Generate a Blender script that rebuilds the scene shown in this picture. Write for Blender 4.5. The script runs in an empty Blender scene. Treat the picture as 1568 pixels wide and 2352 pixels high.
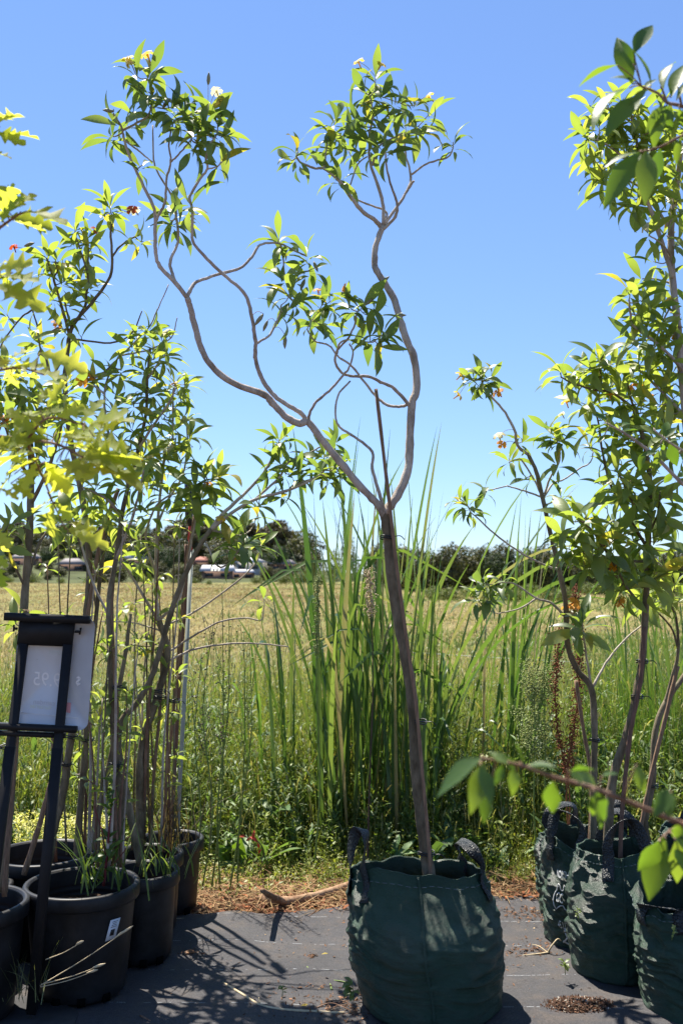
import bpy, math, random
import numpy as np
from mathutils import Vector, Matrix, noise as mnoise

# ------------------------------------------------------------------ camera, sky, sun, exposure
sc = bpy.context.scene
R = math.radians
CAM_H = 1.52
F = 2287.0                       # focal length in units of the 1568-wide picture
CX, CY, HZ = 784.0, 1176.0, 1323.0
PITCH = math.atan((HZ - CY) / F)
cam = bpy.data.cameras.new('camera')
cam.sensor_fit = 'HORIZONTAL'; cam.sensor_width = 24.0; cam.lens = 24.0 * F / 1568.0
cam.clip_start = 0.05; cam.clip_end = 3000
cam.dof.use_dof = True; cam.dof.focus_distance = 3.75; cam.dof.aperture_fstop = 5.0
camo = bpy.data.objects.new('camera', cam); sc.collection.objects.link(camo)
camo.location = (0, 0, CAM_H); camo.rotation_euler = (math.pi / 2 + PITCH, 0, 0)
sc.camera = camo

SUN = Vector((-0.26, 0.43, 1.0)).normalized()          # towards the sun: behind the plants, a little to the left
SUN_EL = math.asin(SUN.z); SUN_AZ = math.atan2(SUN.x, SUN.y)
world = bpy.data.worlds.new('World'); sc.world = world; world.use_nodes = True
wn = world.node_tree.nodes; wl = world.node_tree.links
sky = wn.new('ShaderNodeTexSky'); sky.sky_type = 'NISHITA'; sky.sun_disc = False
sky.sun_elevation = SUN_EL; sky.sun_rotation = SUN_AZ
sky.altitude = 100; sky.air_density = 1.0; sky.dust_density = 0.0; sky.ozone_density = 4.0
wn['Background'].inputs['Strength'].default_value = 0.072
wb = wn.new('ShaderNodeMix'); wb.data_type = 'RGBA'; wb.blend_type = 'MULTIPLY'; wb.inputs['Factor'].default_value = 1.0
wb.inputs['B'].default_value = (0.97, 1.17, 1.54, 1)            # the camera's cool white balance, the same over the whole sky
wg = wn.new('ShaderNodeGamma'); wg.inputs['Gamma'].default_value = 0.76; wl.new(sky.outputs[0], wg.inputs['Color'])
wl.new(wg.outputs[0], wb.inputs['A']); wl.new(wb.outputs['Result'], wn['Background'].inputs['Color'])
sl = bpy.data.lights.new('sun', 'SUN'); sl.energy = 5.0; sl.angle = R(0.55); sl.color = (1.0, 0.935, 0.83)
slo = bpy.data.objects.new('sun', sl); sc.collection.objects.link(slo)
slo.rotation_euler = SUN.to_track_quat('Z', 'Y').to_euler()
sc.view_settings.view_transform = 'Standard'; sc.view_settings.look = 'None'
sc.view_settings.exposure = 1.38; sc.view_settings.gamma = 1.0; sc.view_settings.use_curve_mapping = False
sc.render.engine = 'CYCLES'
sc.cycles.max_bounces = 7; sc.cycles.diffuse_bounces = 3; sc.cycles.glossy_bounces = 3
sc.cycles.transmission_bounces = 4; sc.cycles.transparent_max_bounces = 8
sc.cycles.sample_clamp_indirect = 6.0
sc.cycles.use_denoising = True
sc.cycles.caustics_reflective = False; sc.cycles.caustics_refractive = False

rng = np.random.default_rng(7)
rnd = random.Random(11)
COL = sc.collection

# ------------------------------------------------------------------ helpers
FWD = Vector((0, math.cos(PITCH), math.sin(PITCH))); UP = Vector((0, -math.sin(PITCH), math.cos(PITCH)))
def ray(vx, vy):
    return FWD + Vector((1, 0, 0)) * ((vx - CX) / F) - UP * ((vy - CY) / F)
def at(vx, vy, d):
    r = ray(vx, vy); return Vector((0, 0, CAM_H)) + r * (d / r.y)
def ground(vx, vy, z=0.0):
    r = ray(vx, vy); return Vector((0, 0, CAM_H)) + r * ((z - CAM_H) / r.z)
def proj(p):
    q = Vector(p) - Vector((0, 0, CAM_H)); f = q.dot(FWD)
    return CX + F * q.x / f, CY - F * q.dot(UP) / f

def mesh_np(name, V, quads=None, tris=None, col=None, smooth=False):
    V = np.asarray(V, dtype=np.float32).reshape(-1, 3)
    me = bpy.data.meshes.new(name)
    lp = []; st = []; tot = 0
    for f in (quads, tris):
        if f is None or len(f) == 0: continue
        f = np.asarray(f, dtype=np.int32); k = f.shape[1]
        st.append(tot + np.arange(len(f), dtype=np.int32) * k); lp.append(f.ravel()); tot += f.size
    lp = np.concatenate(lp); st = np.concatenate(st)
    me.vertices.add(len(V)); me.vertices.foreach_set('co', V.ravel())
    me.loops.add(len(lp)); me.loops.foreach_set('vertex_index', lp)
    me.polygons.add(len(st)); me.polygons.foreach_set('loop_start', st)
    if smooth: me.polygons.foreach_set('use_smooth', np.ones(len(st), dtype=bool))
    if col is not None:
        a = me.color_attributes.new('Col', 'FLOAT_COLOR', 'POINT')
        c = np.ones((len(V), 4), dtype=np.float32); c[:, :3] = col
        a.data.foreach_set('color', c.ravel())
    me.update(calc_edges=True); me.validate()
    return me

class MB:
    """collects pieces of one mesh"""
    def __init__(s): s.V = []; s.Q = []; s.T = []; s.n = 0
    def add(s, V, quads=None, tris=None):
        V = np.asarray(V, dtype=float).reshape(-1, 3)
        if quads is not None and len(quads): s.Q.append(np.asarray(quads, dtype=int) + s.n)
        if tris is not None and len(tris): s.T.append(np.asarray(tris, dtype=int) + s.n)
        s.V.append(V); s.n += len(V)
    def tube(s, pts, rad, sides=8, cap=True, jit=0.0):
        P = np.asarray([tuple(p) for p in pts], dtype=float); n = len(P)
        rad = np.broadcast_to(np.asarray(rad, dtype=float), (n,))
        T = np.gradient(P, axis=0); T /= np.linalg.norm(T, axis=1)[:, None] + 1e-9
        ref = np.array([0.31, 0.87, 0.12]) if abs(T[0][1]) < 0.8 else np.array([1.0, 0.1, 0.0])
        u = np.cross(T[0], ref); u /= np.linalg.norm(u)
        a = np.arange(sides) * 2 * np.pi / sides; ca, sa = np.cos(a)[:, None], np.sin(a)[:, None]
        V = np.zeros((n, sides, 3))
        for i in range(n):
            u = u - T[i] * np.dot(u, T[i]); u /= np.linalg.norm(u) + 1e-9
            w = np.cross(T[i], u)
            r = rad[i] * (1 + (rng.uniform(-jit, jit, (sides, 1)) if jit else 0))
            V[i] = P[i] + r * (ca * u + sa * w)
        i0 = (np.arange(n - 1)[:, None] * sides + np.arange(sides)[None, :]).ravel()
        i1 = (np.arange(n - 1)[:, None] * sides + (np.arange(sides)[None, :] + 1) % sides).ravel()
        q = np.stack([i0, i1, i1 + sides, i0 + sides], 1)
        VV = V.reshape(-1, 3); tr = None
        if cap:
            k = len(VV); VV = np.vstack([VV, P[0], P[-1]]); j = np.arange(sides)
            tr = np.vstack([np.stack([np.full(sides, k), (j + 1) % sides, j], 1),
                            np.stack([np.full(sides, k + 1), (n - 1) * sides + j, (n - 1) * sides + (j + 1) % sides], 1)])
        s.add(VV, q, tr)
    def box(s, c, x, y, z):
        """box with centre c and half-axis vectors x, y, z"""
        c, x, y, z = (np.array(tuple(v), dtype=float) for v in (c, x, y, z))
        V = [c + i * x + j * y + k * z for k in (-1, 1) for j in (-1, 1) for i in (-1, 1)]
        s.add(V, [(0, 2, 3, 1), (4, 5, 7, 6), (0, 1, 5, 4), (2, 6, 7, 3), (0, 4, 6, 2), (1, 3, 7, 5)])
    def bar(s, p0, p1, wx, wy, side=(1, 0, 0)):
        p0, p1 = Vector(p0), Vector(p1); ax = (p1 - p0); L = ax.length; ax.normalize()
        sd = Vector(side); sd = (sd - ax * sd.dot(ax)).normalized(); ot = ax.cross(sd)
        s.box((p0 + p1) / 2, sd * wx / 2, ot * wy / 2, ax * L / 2)
    def strap(s, pts, wdir, width, thick=0.002):
        P = np.asarray([tuple(p) for p in pts], float); W = np.asarray([tuple(w) for w in wdir], float)
        T = np.gradient(P, axis=0); T /= np.linalg.norm(T, axis=1)[:, None]
        W = W - T * (W * T).sum(1)[:, None]; W /= np.linalg.norm(W, axis=1)[:, None]
        N = np.cross(T, W); h = width / 2; t = thick / 2
        ring = np.stack([P - W * h - N * t, P + W * h - N * t, P + W * h + N * t, P - W * h + N * t], 1)
        n = len(P); i = np.arange(n - 1)[:, None] * 4; k = np.arange(4)[None, :]
        q = np.stack([i + k, i + (k + 1) % 4, i + 4 + (k + 1) % 4, i + 4 + k], 2).reshape(-1, 4)
        s.add(ring.reshape(-1, 3), np.vstack([q, [(3, 2, 1, 0)], [(n * 4 - 4, n * 4 - 3, n * 4 - 2, n * 4 - 1)]]))
    def mesh(s, name, smooth=False):
        return mesh_np(name, np.vstack(s.V), np.vstack(s.Q) if s.Q else None, np.vstack(s.T) if s.T else None, smooth=smooth)
    def build(s, name, mat, parent=None, smooth=False):
        return link(name, s.mesh(name, smooth), mat, parent)

def link(name, me, mat, parent=None):
    """world-space mesh becomes an object; under a parent it is shifted so that it stays put"""
    if mat is not None and not me.materials: me.materials.append(mat)
    o = bpy.data.objects.new(name, me); COL.objects.link(o)
    if parent is not None:
        o.parent = parent; q = parent
        off = Vector((0, 0, 0))
        while q is not None: off += q.location; q = q.parent
        o.location = -off
    return o
def tag(o, label, cat=None, group=None, kind=None):
    if label: o['label'] = label
    if cat: o['category'] = cat
    if group: o['group'] = group
    if kind: o['kind'] = kind
    return o
def thing(name, loc, label, cat, group=None):
    o = bpy.data.objects.new(name, None); COL.objects.link(o); o.location = loc
    o.empty_display_size = 0.1
    return tag(o, label, cat, group)

def smooth_path(pts, per=5):
    P = [Vector(p) for p in pts]
    if len(P) < 3: return [P[0].lerp(P[-1], i / per) for i in range(per + 1)]
    E = [P[0] * 2 - P[1]] + P + [P[-1] * 2 - P[-2]]; out = []
    for i in range(1, len(E) - 2):
        a, b, c, d = E[i - 1], E[i], E[i + 1], E[i + 2]
        for k in range(per):
            t = k / per; t2, t3 = t * t, t * t * t
            out.append(0.5 * (2 * b + (c - a) * t + (2 * a - 5 * b + 4 * c - d) * t2 + (3 * b - a - 3 * c + d) * t3))
    out.append(P[-1].copy()); return out

# ------------------------------------------------------------------ materials
def new_mat(name):
    m = bpy.data.materials.new(name); m.use_nodes = True
    nt = m.node_tree; b = nt.nodes['Principled BSDF']
    return m, nt, nt.nodes, nt.links, b
def noise_node(N, L, scale, detail=4, rough=0.6, vec=None, dist=0.0):
    n = N.new('ShaderNodeTexNoise'); n.inputs['Scale'].default_value = scale; n.inputs['Detail'].default_value = detail
    n.inputs['Roughness'].default_value = rough; n.inputs['Distortion'].default_value = dist
    if vec is not None: L.new(vec, n.inputs['Vector'])
    return n
def ramp(N, L, fac, stops):
    r = N.new('ShaderNodeValToRGB'); e = r.color_ramp.elements
    e[0].position, e[0].color = stops[0][0], (*stops[0][1], 1)
    e[1].position, e[1].color = stops[-1][0], (*stops[-1][1], 1)
    for p, c in stops[1:-1]:
        x = e.new(p); x.color = (*c, 1)
    L.new(fac, r.inputs['Fac']); return r
def bump(N, L, h, b, strength, dist=0.01):
    k = N.new('ShaderNodeBump'); k.inputs['Strength'].default_value = strength; k.inputs['Distance'].default_value = dist
    L.new(h, k.inputs['Height']); L.new(k.outputs[0], b.inputs['Normal']); return k
def pos(N): return N.new('ShaderNodeNewGeometry').outputs['Position']
def objc(N): return N.new('ShaderNodeTexCoord').outputs['Object']
def mapping(N, L, vec, scale):
    m = N.new('ShaderNodeMapping'); m.inputs['Scale'].default_value = scale; L.new(vec, m.inputs['Vector']); return m.outputs[0]

def simple(name, c, rough=0.6, spec=0.4, var=0.25, scale=20, bmp=0.0, metallic=0.0, bdist=0.004, stretch=None):
    m, nt, N, L, b = new_mat(name)
    v = pos(N)
    if stretch: v = mapping(N, L, v, stretch)
    n = noise_node(N, L, scale, 5, 0.65, v)
    lo = tuple(x * (1 - var) for x in c); hi = tuple(min(1, x * (1 + var)) for x in c)
    r = ramp(N, L, n.outputs['Fac'], [(0.3, lo), (0.7, hi)])
    L.new(r.outputs[0], b.inputs['Base Color'])
    b.inputs['Roughness'].default_value = rough; b.inputs['Specular IOR Level'].default_value = spec
    b.inputs['Metallic'].default_value = metallic
    if bmp: bump(N, L, n.outputs['Fac'], b, bmp, bdist)
    return m

def leaf_mat(name, stops, tstops, trans=0.42, rough=0.32, spec=0.5, attr=False):
    """two-sided leaf: glossy reflecting side plus light passing through; colour varies from leaf to leaf"""
    m, nt, N, L, b = new_mat(name)
    oi = N.new('ShaderNodeObjectInfo'); ge = N.new('ShaderNodeNewGeometry')
    ad = N.new('ShaderNodeMath'); ad.operation = 'ADD'
    L.new(oi.outputs['Random'], ad.inputs[0]); L.new(ge.outputs['Random Per Island'], ad.inputs[1])
    fr = N.new('ShaderNodeMath'); fr.operation = 'FRACT'; L.new(ad.outputs[0], fr.inputs[0])
    n = noise_node(N, L, 26, 3, 0.6, ge.outputs['Position'])
    mx = N.new('ShaderNodeMath'); mx.operation = 'MULTIPLY_ADD'
    L.new(n.outputs['Fac'], mx.inputs[0]); mx.inputs[1].default_value = 0.16; L.new(fr.outputs[0], mx.inputs[2])
    sb = N.new('ShaderNodeMath'); sb.operation = 'SUBTRACT'; L.new(mx.outputs[0], sb.inputs[0]); sb.inputs[1].default_value = 0.08
    r1 = ramp(N, L, sb.outputs[0], stops); r2 = ramp(N, L, sb.outputs[0], tstops)
    L.new(r1.outputs[0], b.inputs['Base Color'])
    b.inputs['Roughness'].default_value = rough; b.inputs['Specular IOR Level'].default_value = spec
    w = noise_node(N, L, 160, 3, 0.6, ge.outputs['Position'])
    bp = bump(N, L, w.outputs['Fac'], b, 0.25, 0.002)
    tr = N.new('ShaderNodeBsdfTranslucent'); L.new(r2.outputs[0], tr.inputs['Color'])
    ms = N.new('ShaderNodeMixShader'); ms.inputs['Fac'].default_value = trans
    L.new(b.outputs[0], ms.inputs[1]); L.new(tr.outputs[0], ms.inputs[2])
    L.new(ms.outputs[0], N['Material Output'].inputs['Surface'])
    return m

def col_plant_mat(name, trans=0.35, rough=0.5, spec=0.35, tgain=(1.5, 1.55, 0.7)):
    m, nt, N, L, b = new_mat(name)
    a = N.new('ShaderNodeVertexColor'); a.layer_name = 'Col'
    L.new(a.outputs['Color'], b.inputs['Base Color'])
    b.inputs['Roughness'].default_value = rough; b.inputs['Specular IOR Level'].default_value = spec
    tr = N.new('ShaderNodeBsdfTranslucent')
    mu = N.new('ShaderNodeMix'); mu.data_type = 'RGBA'; mu.blend_type = 'MULTIPLY'; mu.inputs['Factor'].default_value = 1
    L.new(a.outputs['Color'], mu.inputs['A']); mu.inputs['B'].default_value = (*tgain, 1)
    L.new(mu.outputs['Result'], tr.inputs['Color'])
    ms = N.new('ShaderNodeMixShader'); ms.inputs['Fac'].default_value = trans
    L.new(b.outputs[0], ms.inputs[1]); L.new(tr.outputs[0], ms.inputs[2])
    L.new(ms.outputs[0], N['Material Output'].inputs['Surface'])
    return m

M = {}
M['leaf'] = leaf_mat('frangipani_leaf',
    [(0.0, (0.080, 0.125, 0.046)), (0.5, (0.118, 0.170, 0.060)), (0.93, (0.165, 0.215, 0.078)), (0.985, (0.22, 0.21, 0.03)), (1.0, (0.30, 0.24, 0.025))],
    [(0.0, (0.18, 0.29, 0.04)), (0.6, (0.30, 0.41, 0.05)), (0.93, (0.39, 0.48, 0.06)), (1.0, (0.55, 0.45, 0.03))], trans=0.48, rough=0.40, spec=0.7)
M['leaf_light'] = leaf_mat('frangipani_leaf_young',
    [(0.0, (0.105, 0.155, 0.044)), (0.6, (0.15, 0.21, 0.06)), (0.96, (0.195, 0.25, 0.075)), (1.0, (0.30, 0.26, 0.03))],
    [(0.0, (0.28, 0.39, 0.045)), (0.6, (0.41, 0.50, 0.06)), (0.96, (0.50, 0.56, 0.08)), (1.0, (0.6, 0.5, 0.04))], trans=0.52, rough=0.42, spec=0.65)
M['oak'] = leaf_mat('oak_leaf',
    [(0.0, (0.14, 0.19, 0.05)), (0.6, (0.22, 0.28, 0.08)), (1.0, (0.28, 0.33, 0.11))],
    [(0.0, (0.55, 0.62, 0.04)), (0.6, (0.72, 0.74, 0.07)), (1.0, (0.80, 0.78, 0.10))], trans=0.66, rough=0.6, spec=0.25)
M['ovate'] = leaf_mat('soft_ovate_leaf',
    [(0.0, (0.04, 0.085, 0.02)), (0.6, (0.06, 0.12, 0.022)), (1.0, (0.085, 0.15, 0.03))],
    [(0.0, (0.13, 0.26, 0.015)), (0.6, (0.22, 0.36, 0.02)), (1.0, (0.30, 0.42, 0.03))], trans=0.45, rough=0.42)
M['reed'] = leaf_mat('reed_blade',
    [(0.0, (0.048, 0.095, 0.030)), (0.6, (0.080, 0.140, 0.038)), (0.90, (0.115, 0.175, 0.050)), (0.95, (0.30, 0.24, 0.11)), (1.0, (0.34, 0.26, 0.13))],
    [(0.0, (0.13, 0.26, 0.03)), (0.6, (0.22, 0.35, 0.04)), (0.9, (0.30, 0.40, 0.06)), (1.0, (0.40, 0.34, 0.12))], trans=0.36, rough=0.36)
M['weed'] = col_plant_mat('weed_leaf')
M['dry'] = col_plant_mat('dry_straw', trans=0.25, rough=0.8, spec=0.2, tgain=(1.0, 0.95, 0.8))
M['tree_far'] = col_plant_mat('distant_foliage', trans=0.2, rough=0.6, spec=0.3)
def bark(name, lo, mid, hi, bs=0.6):
    m, nt, N, L, b = new_mat(name); p = pos(N)
    n = noise_node(N, L, 38, 6, 0.7, mapping(N, L, p, (1, 1, 0.35)))
    n2 = noise_node(N, L, 6, 3, 0.6, p)
    ad = N.new('ShaderNodeMath'); ad.operation = 'MULTIPLY_ADD'; L.new(n2.outputs['Fac'], ad.inputs[0]); ad.inputs[1].default_value = 0.7
    L.new(n.outputs['Fac'], ad.inputs[2])
    sb = N.new('ShaderNodeMath'); sb.operation = 'SUBTRACT'; L.new(ad.outputs[0], sb.inputs[0]); sb.inputs[1].default_value = 0.35
    r = ramp(N, L, sb.outputs[0], [(0.3, lo), (0.5, mid), (0.72, hi)])
    L.new(r.outputs[0], b.inputs['Base Color']); b.inputs['Roughness'].default_value = 0.85
    b.inputs['Specular IOR Level'].default_value = 0.25
    f = noise_node(N, L, 210, 5, 0.75, mapping(N, L, p, (1, 1, 0.5)))
    bump(N, L, f.outputs['Fac'], b, bs, 0.006); return m
M['bark'] = bark('grey_brown_bark', (0.24, 0.195, 0.15), (0.42, 0.355, 0.29), (0.58, 0.51, 0.43))
M['bark_dark'] = bark('dark_bark', (0.095, 0.074, 0.044), (0.172, 0.137, 0.086), (0.27, 0.22, 0.150))
M['bark_mid'] = bark('brown_grey_bark', (0.090, 0.070, 0.042), (0.165, 0.132, 0.084), (0.27, 0.22, 0.150))
M['bark_pale'] = bark('pale_bark', (0.26, 0.215, 0.17), (0.44, 0.38, 0.315), (0.60, 0.53, 0.45))
M['twig_red'] = bark('reddish_twig', (0.12, 0.065, 0.042), (0.22, 0.13, 0.085), (0.34, 0.23, 0.16))
M['stake'] = simple('weathered_stake', (0.22, 0.14, 0.09), 0.8, 0.2, 0.45, 30, 0.4, stretch=(6, 6, 0.6))
M['stake_red'] = simple('red_hardwood_stake', (0.15, 0.085, 0.06), 0.75, 0.25, 0.4, 30, 0.4, stretch=(6, 6, 0.6))
M['plastic'] = simple('black_pot_plastic', (0.010, 0.010, 0.011), 0.46, 0.32, 0.9, 9, 0.08)
M['frame'] = simple('black_sign_plastic', (0.009, 0.009, 0.010), 0.55, 0.25, 0.3, 30, 0.1)
M['tie'] = simple('black_tie', (0.012, 0.012, 0.013), 0.4, 0.5, 0.2)
M['soil'] = simple('potting_soil', (0.05, 0.032, 0.022), 0.95, 0.1, 0.7, 60, 1.0, bdist=0.02)
M['white_ink'] = simple('white_print', (0.62, 0.63, 0.62), 0.6, 0.3, 0.25, 60)
M['post_white'] = simple('pale_plastic_post', (0.30, 0.33, 0.30), 0.5, 0.4, 0.1, 12)
M['red_plastic'] = simple('red_plastic', (0.55, 0.06, 0.05), 0.45, 0.4, 0.15)
M['blue_plastic'] = simple('blue_plastic', (0.01, 0.035, 0.30), 0.35, 0.5, 0.15)
M['red_leaf'] = simple('red_weed_leaf', (0.42, 0.05, 0.02), 0.55, 0.3, 0.5, 40)
M['rust'] = simple('rusty_dock_seed', (0.20, 0.075, 0.035), 0.85, 0.2, 0.45, 60)
M['seed_green'] = simple('pale_green_seed', (0.24, 0.28, 0.10), 0.8, 0.2, 0.35, 60)
M['straw'] = simple('pale_straw_stem', (0.50, 0.40, 0.25), 0.75, 0.25, 0.25, 30)
M['stem_green'] = simple('green_stem', (0.14, 0.20, 0.05), 0.6, 0.3, 0.3, 30)
M['stem_dark'] = simple('dark_stem', (0.06, 0.035, 0.03), 0.7, 0.3, 0.4, 30)
M['pod'] = simple('seed_pod', (0.22, 0.22, 0.13), 0.6, 0.3, 0.3, 40)
def petal(name, c):
    m, nt, N, L, b = new_mat(name); b.inputs['Base Color'].default_value = (*c, 1); b.inputs['Roughness'].default_value = 0.6
    n = noise_node(N, L, 90, 3, 0.6, pos(N)); r = ramp(N, L, n.outputs['Fac'], [(0.3, tuple(x * .75 for x in c)), (0.7, c)])
    L.new(r.outputs[0], b.inputs['Base Color'])
    tr = N.new('ShaderNodeBsdfTranslucent'); tr.inputs['Color'].default_value = (*c, 1)
    ms = N.new('ShaderNodeMixShader'); ms.inputs['Fac'].default_value = 0.5
    L.new(b.outputs[0], ms.inputs[1]); L.new(tr.outputs[0], ms.inputs[2]); L.new(ms.outputs[0], N['Material Output'].inputs['Surface'])
    return m
PET = {'o': petal('orange_petal', (0.85, 0.36, 0.03)), 'y': petal('yellow_petal', (0.88, 0.60, 0.08)), 'c': petal('cream_petal', (0.75, 0.68, 0.38)),
       'r': petal('rust_petal', (0.45, 0.075, 0.015)), 'w': petal('white_petal', (0.66, 0.62, 0.44))}
M['yellow_flower'] = petal('pale_yellow_flower', (0.72, 0.68, 0.16))

def bag_mat():
    m, nt, N, L, b = new_mat('green_woven_polypropylene'); p = pos(N)
    n = noise_node(N, L, 7, 5, 0.6, p); f = noise_node(N, L, 60, 4, 0.7, mapping(N, L, p, (1, 1, 2.2)))
    r = ramp(N, L, n.outputs['Fac'], [(0.3, (0.013, 0.040, 0.023)), (0.6, (0.021, 0.056, 0.034)), (0.8, (0.038, 0.072, 0.047))])
    dn = noise_node(N, L, 5, 7, 0.7, p, 0.6); dr = ramp(N, L, dn.outputs['Fac'], [(0.50, (0, 0, 0)), (0.75, (0.5, 0.5, 0.5))])
    dm = N.new('ShaderNodeMix'); dm.data_type = 'RGBA'; L.new(r.outputs[0], dm.inputs['A']); dm.inputs['B'].default_value = (0.085, 0.085, 0.06, 1); L.new(dr.outputs[0], dm.inputs['Factor'])
    L.new(dm.outputs['Result'], b.inputs['Base Color']); b.inputs['Roughness'].default_value = 0.42
    b.inputs['Specular IOR Level'].default_value = 0.45
    w = N.new('ShaderNodeTexWave'); w.wave_type = 'BANDS'; w.bands_direction = 'Z'; w.inputs['Scale'].default_value = 190
    L.new(p, w.inputs['Vector'])
    a = N.new('ShaderNodeMath'); a.operation = 'MULTIPLY_ADD'; L.new(w.outputs['Fac'], a.inputs[0]); a.inputs[1].default_value = 0.12
    L.new(f.outputs['Fac'], a.inputs[2])
    bump(N, L, a.outputs[0], b, 0.75, 0.010); return m
M['bag'] = bag_mat()
def strap_mat():
    m, nt, N, L, b = new_mat('woven_strap'); p = pos(N)
    v = N.new('ShaderNodeTexVoronoi'); v.inputs['Scale'].default_value = 230; L.new(mapping(N, L, p, (1, 1, 0.45)), v.inputs['Vector'])
    n = noise_node(N, L, 30, 3, 0.6, p)
    r = ramp(N, L, v.outputs['Distance'], [(0.1, (0.034, 0.042, 0.044)), (0.55, (0.010, 0.014, 0.016)), (1.0, (0.004, 0.005, 0.006))])
    L.new(r.outputs[0], b.inputs['Base Color']); b.inputs['Roughness'].default_value = 0.45
    bump(N, L, v.outputs['Distance'], b, 0.9, 0.006); return m
M['strap'] = strap_mat()
def mat_mat():
    m, nt, N, L, b = new_mat('woven_weed_mat'); p = pos(N)
    n = noise_node(N, L, 2.2, 6, 0.65, p); d = noise_node(N, L, 9, 6, 0.7, p)
    base = ramp(N, L, n.outputs['Fac'], [(0.3, (0.044, 0.043, 0.047)), (0.7, (0.066, 0.064, 0.068))])
    dust = ramp(N, L, d.outputs['Fac'], [(0.48, (0, 0, 0)), (0.74, (1, 1, 1))])
    mx = N.new('ShaderNodeMix'); mx.data_type = 'RGBA'; L.new(base.outputs[0], mx.inputs['A']); mx.inputs['B'].default_value = (0.100, 0.080, 0.066, 1)
    fm = N.new('ShaderNodeMath'); fm.operation = 'MULTIPLY'; L.new(dust.outputs[0], fm.inputs[0]); fm.inputs[1].default_value = 0.75
    L.new(fm.outputs[0], mx.inputs['Factor'])
    # woven-in pale marker threads, one every 30 cm
    sx = N.new('ShaderNodeSeparateXYZ'); L.new(p, sx.inputs[0])
    ro = N.new('ShaderNodeMath'); ro.operation = 'MULTIPLY_ADD'; L.new(sx.outputs[0], ro.inputs[0]); ro.inputs[1].default_value = 0.05; L.new(sx.outputs[1], ro.inputs[2])
    fd = N.new('ShaderNodeMath'); fd.operation = 'MODULO'; L.new(ro.outputs[0], fd.inputs[0]); fd.inputs[1].default_value = 0.30
    lt = N.new('ShaderNodeMath'); lt.operation = 'LESS_THAN'; L.new(fd.outputs[0], lt.inputs[0]); lt.inputs[1].default_value = 0.0045
    br = noise_node(N, L, 45, 2, 0.5, mapping(N, L, p, (1, 0.1, 1))); bl = N.new('ShaderNodeMath'); bl.operation = 'GREATER_THAN'
    L.new(br.outputs['Fac'], bl.inputs[0]); bl.inputs[1].default_value = 0.52
    an = N.new('ShaderNodeMath'); an.operation = 'MULTIPLY'; L.new(lt.outputs[0], an.inputs[0]); L.new(bl.outputs[0], an.inputs[1])
    an2 = N.new('ShaderNodeMath'); an2.operation = 'MULTIPLY'; L.new(an.outputs[0], an2.inputs[0]); an2.inputs[1].default_value = 0.7
    m2 = N.new('ShaderNodeMix'); m2.data_type = 'RGBA'; L.new(mx.outputs['Result'], m2.inputs['A']); m2.inputs['B'].default_value = (0.30, 0.32, 0.34, 1)
    L.new(an2.outputs[0], m2.inputs['Factor'])
    gr = noise_node(N, L, 170, 4, 0.8, mapping(N, L, p, (1, 0.55, 1))); gc = ramp(N, L, gr.outputs['Fac'], [(0.32, (0.55, 0.55, 0.57)), (0.68, (1.45, 1.44, 1.42))])
    m3 = N.new('ShaderNodeMix'); m3.data_type = 'RGBA'; m3.blend_type = 'MULTIPLY'; m3.inputs['Factor'].default_value = 1
    L.new(m2.outputs['Result'], m3.inputs['A']); L.new(gc.outputs[0], m3.inputs['B']); L.new(m3.outputs['Result'], b.inputs['Base Color'])
    b.inputs['Roughness'].default_value = 0.55; b.inputs['Specular IOR Level'].default_value = 0.35
    w1 = N.new('ShaderNodeTexWave'); w1.bands_direction = 'X'; w1.inputs['Scale'].default_value = 75; w1.inputs['Distortion'].default_value = 1.5; L.new(p, w1.inputs['Vector'])
    w2 = N.new('ShaderNodeTexWave'); w2.bands_direction = 'Y'; w2.inputs['Scale'].default_value = 55; w2.inputs['Distortion'].default_value = 1.5; L.new(p, w2.inputs['Vector'])
    ad = N.new('ShaderNodeMath'); L.new(w1.outputs['Fac'], ad.inputs[0]); L.new(w2.outputs['Fac'], ad.inputs[1])
    bump(N, L, ad.outputs[0], b, 0.55, 0.004); return m
M['mat'] = mat_mat()
def field_mat():
    m, nt, N, L, b = new_mat('dry_field'); p = pos(N)
    n = noise_node(N, L, 0.9, 8, 0.7, mapping(N, L, p, (0.35, 0.10, 1)))
    f = noise_node(N, L, 14, 5, 0.75, mapping(N, L, p, (1, 0.6, 1)))
    r = ramp(N, L, n.outputs['Fac'], [(0.30, (0.12, 0.16, 0.045)), (0.45, (0.19, 0.20, 0.07)), (0.58, (0.27, 0.23, 0.10)), (0.72, (0.34, 0.28, 0.14))])
    r2 = ramp(N, L, f.outputs['Fac'], [(0.25, (0.45, 0.45, 0.4)), (0.75, (1.15, 1.1, 1.0))])
    mu = N.new('ShaderNodeMix'); mu.data_type = 'RGBA'; mu.blend_type = 'MULTIPLY'; mu.inputs['Factor'].default_value = 1
    L.new(r.outputs[0], mu.inputs['A']); L.new(r2.outputs[0], mu.inputs['B'])
    # bare brown earth close to the nursery
    sx = N.new('ShaderNodeSeparateXYZ'); L.new(p, sx.inputs[0])
    mr = N.new('ShaderNodeMapRange'); L.new(sx.outputs[1], mr.inputs['Value']); mr.inputs['From Min'].default_value = 6.5; mr.inputs['From Max'].default_value = 10
    mx = N.new('ShaderNodeMix'); mx.data_type = 'RGBA'; mx.inputs['A'].default_value = (0.13, 0.085, 0.05, 1); L.new(mu.outputs['Result'], mx.inputs['B'])
    L.new(mr.outputs[0], mx.inputs['Factor']); L.new(mx.outputs['Result'], b.inputs['Base Color'])
    b.inputs['Roughness'].default_value = 0.95; b.inputs['Specular IOR Level'].default_value = 0.1
    bump(N, L, f.outputs['Fac'], b, 0.8, 0.06); return m
M['field'] = field_mat()
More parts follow.
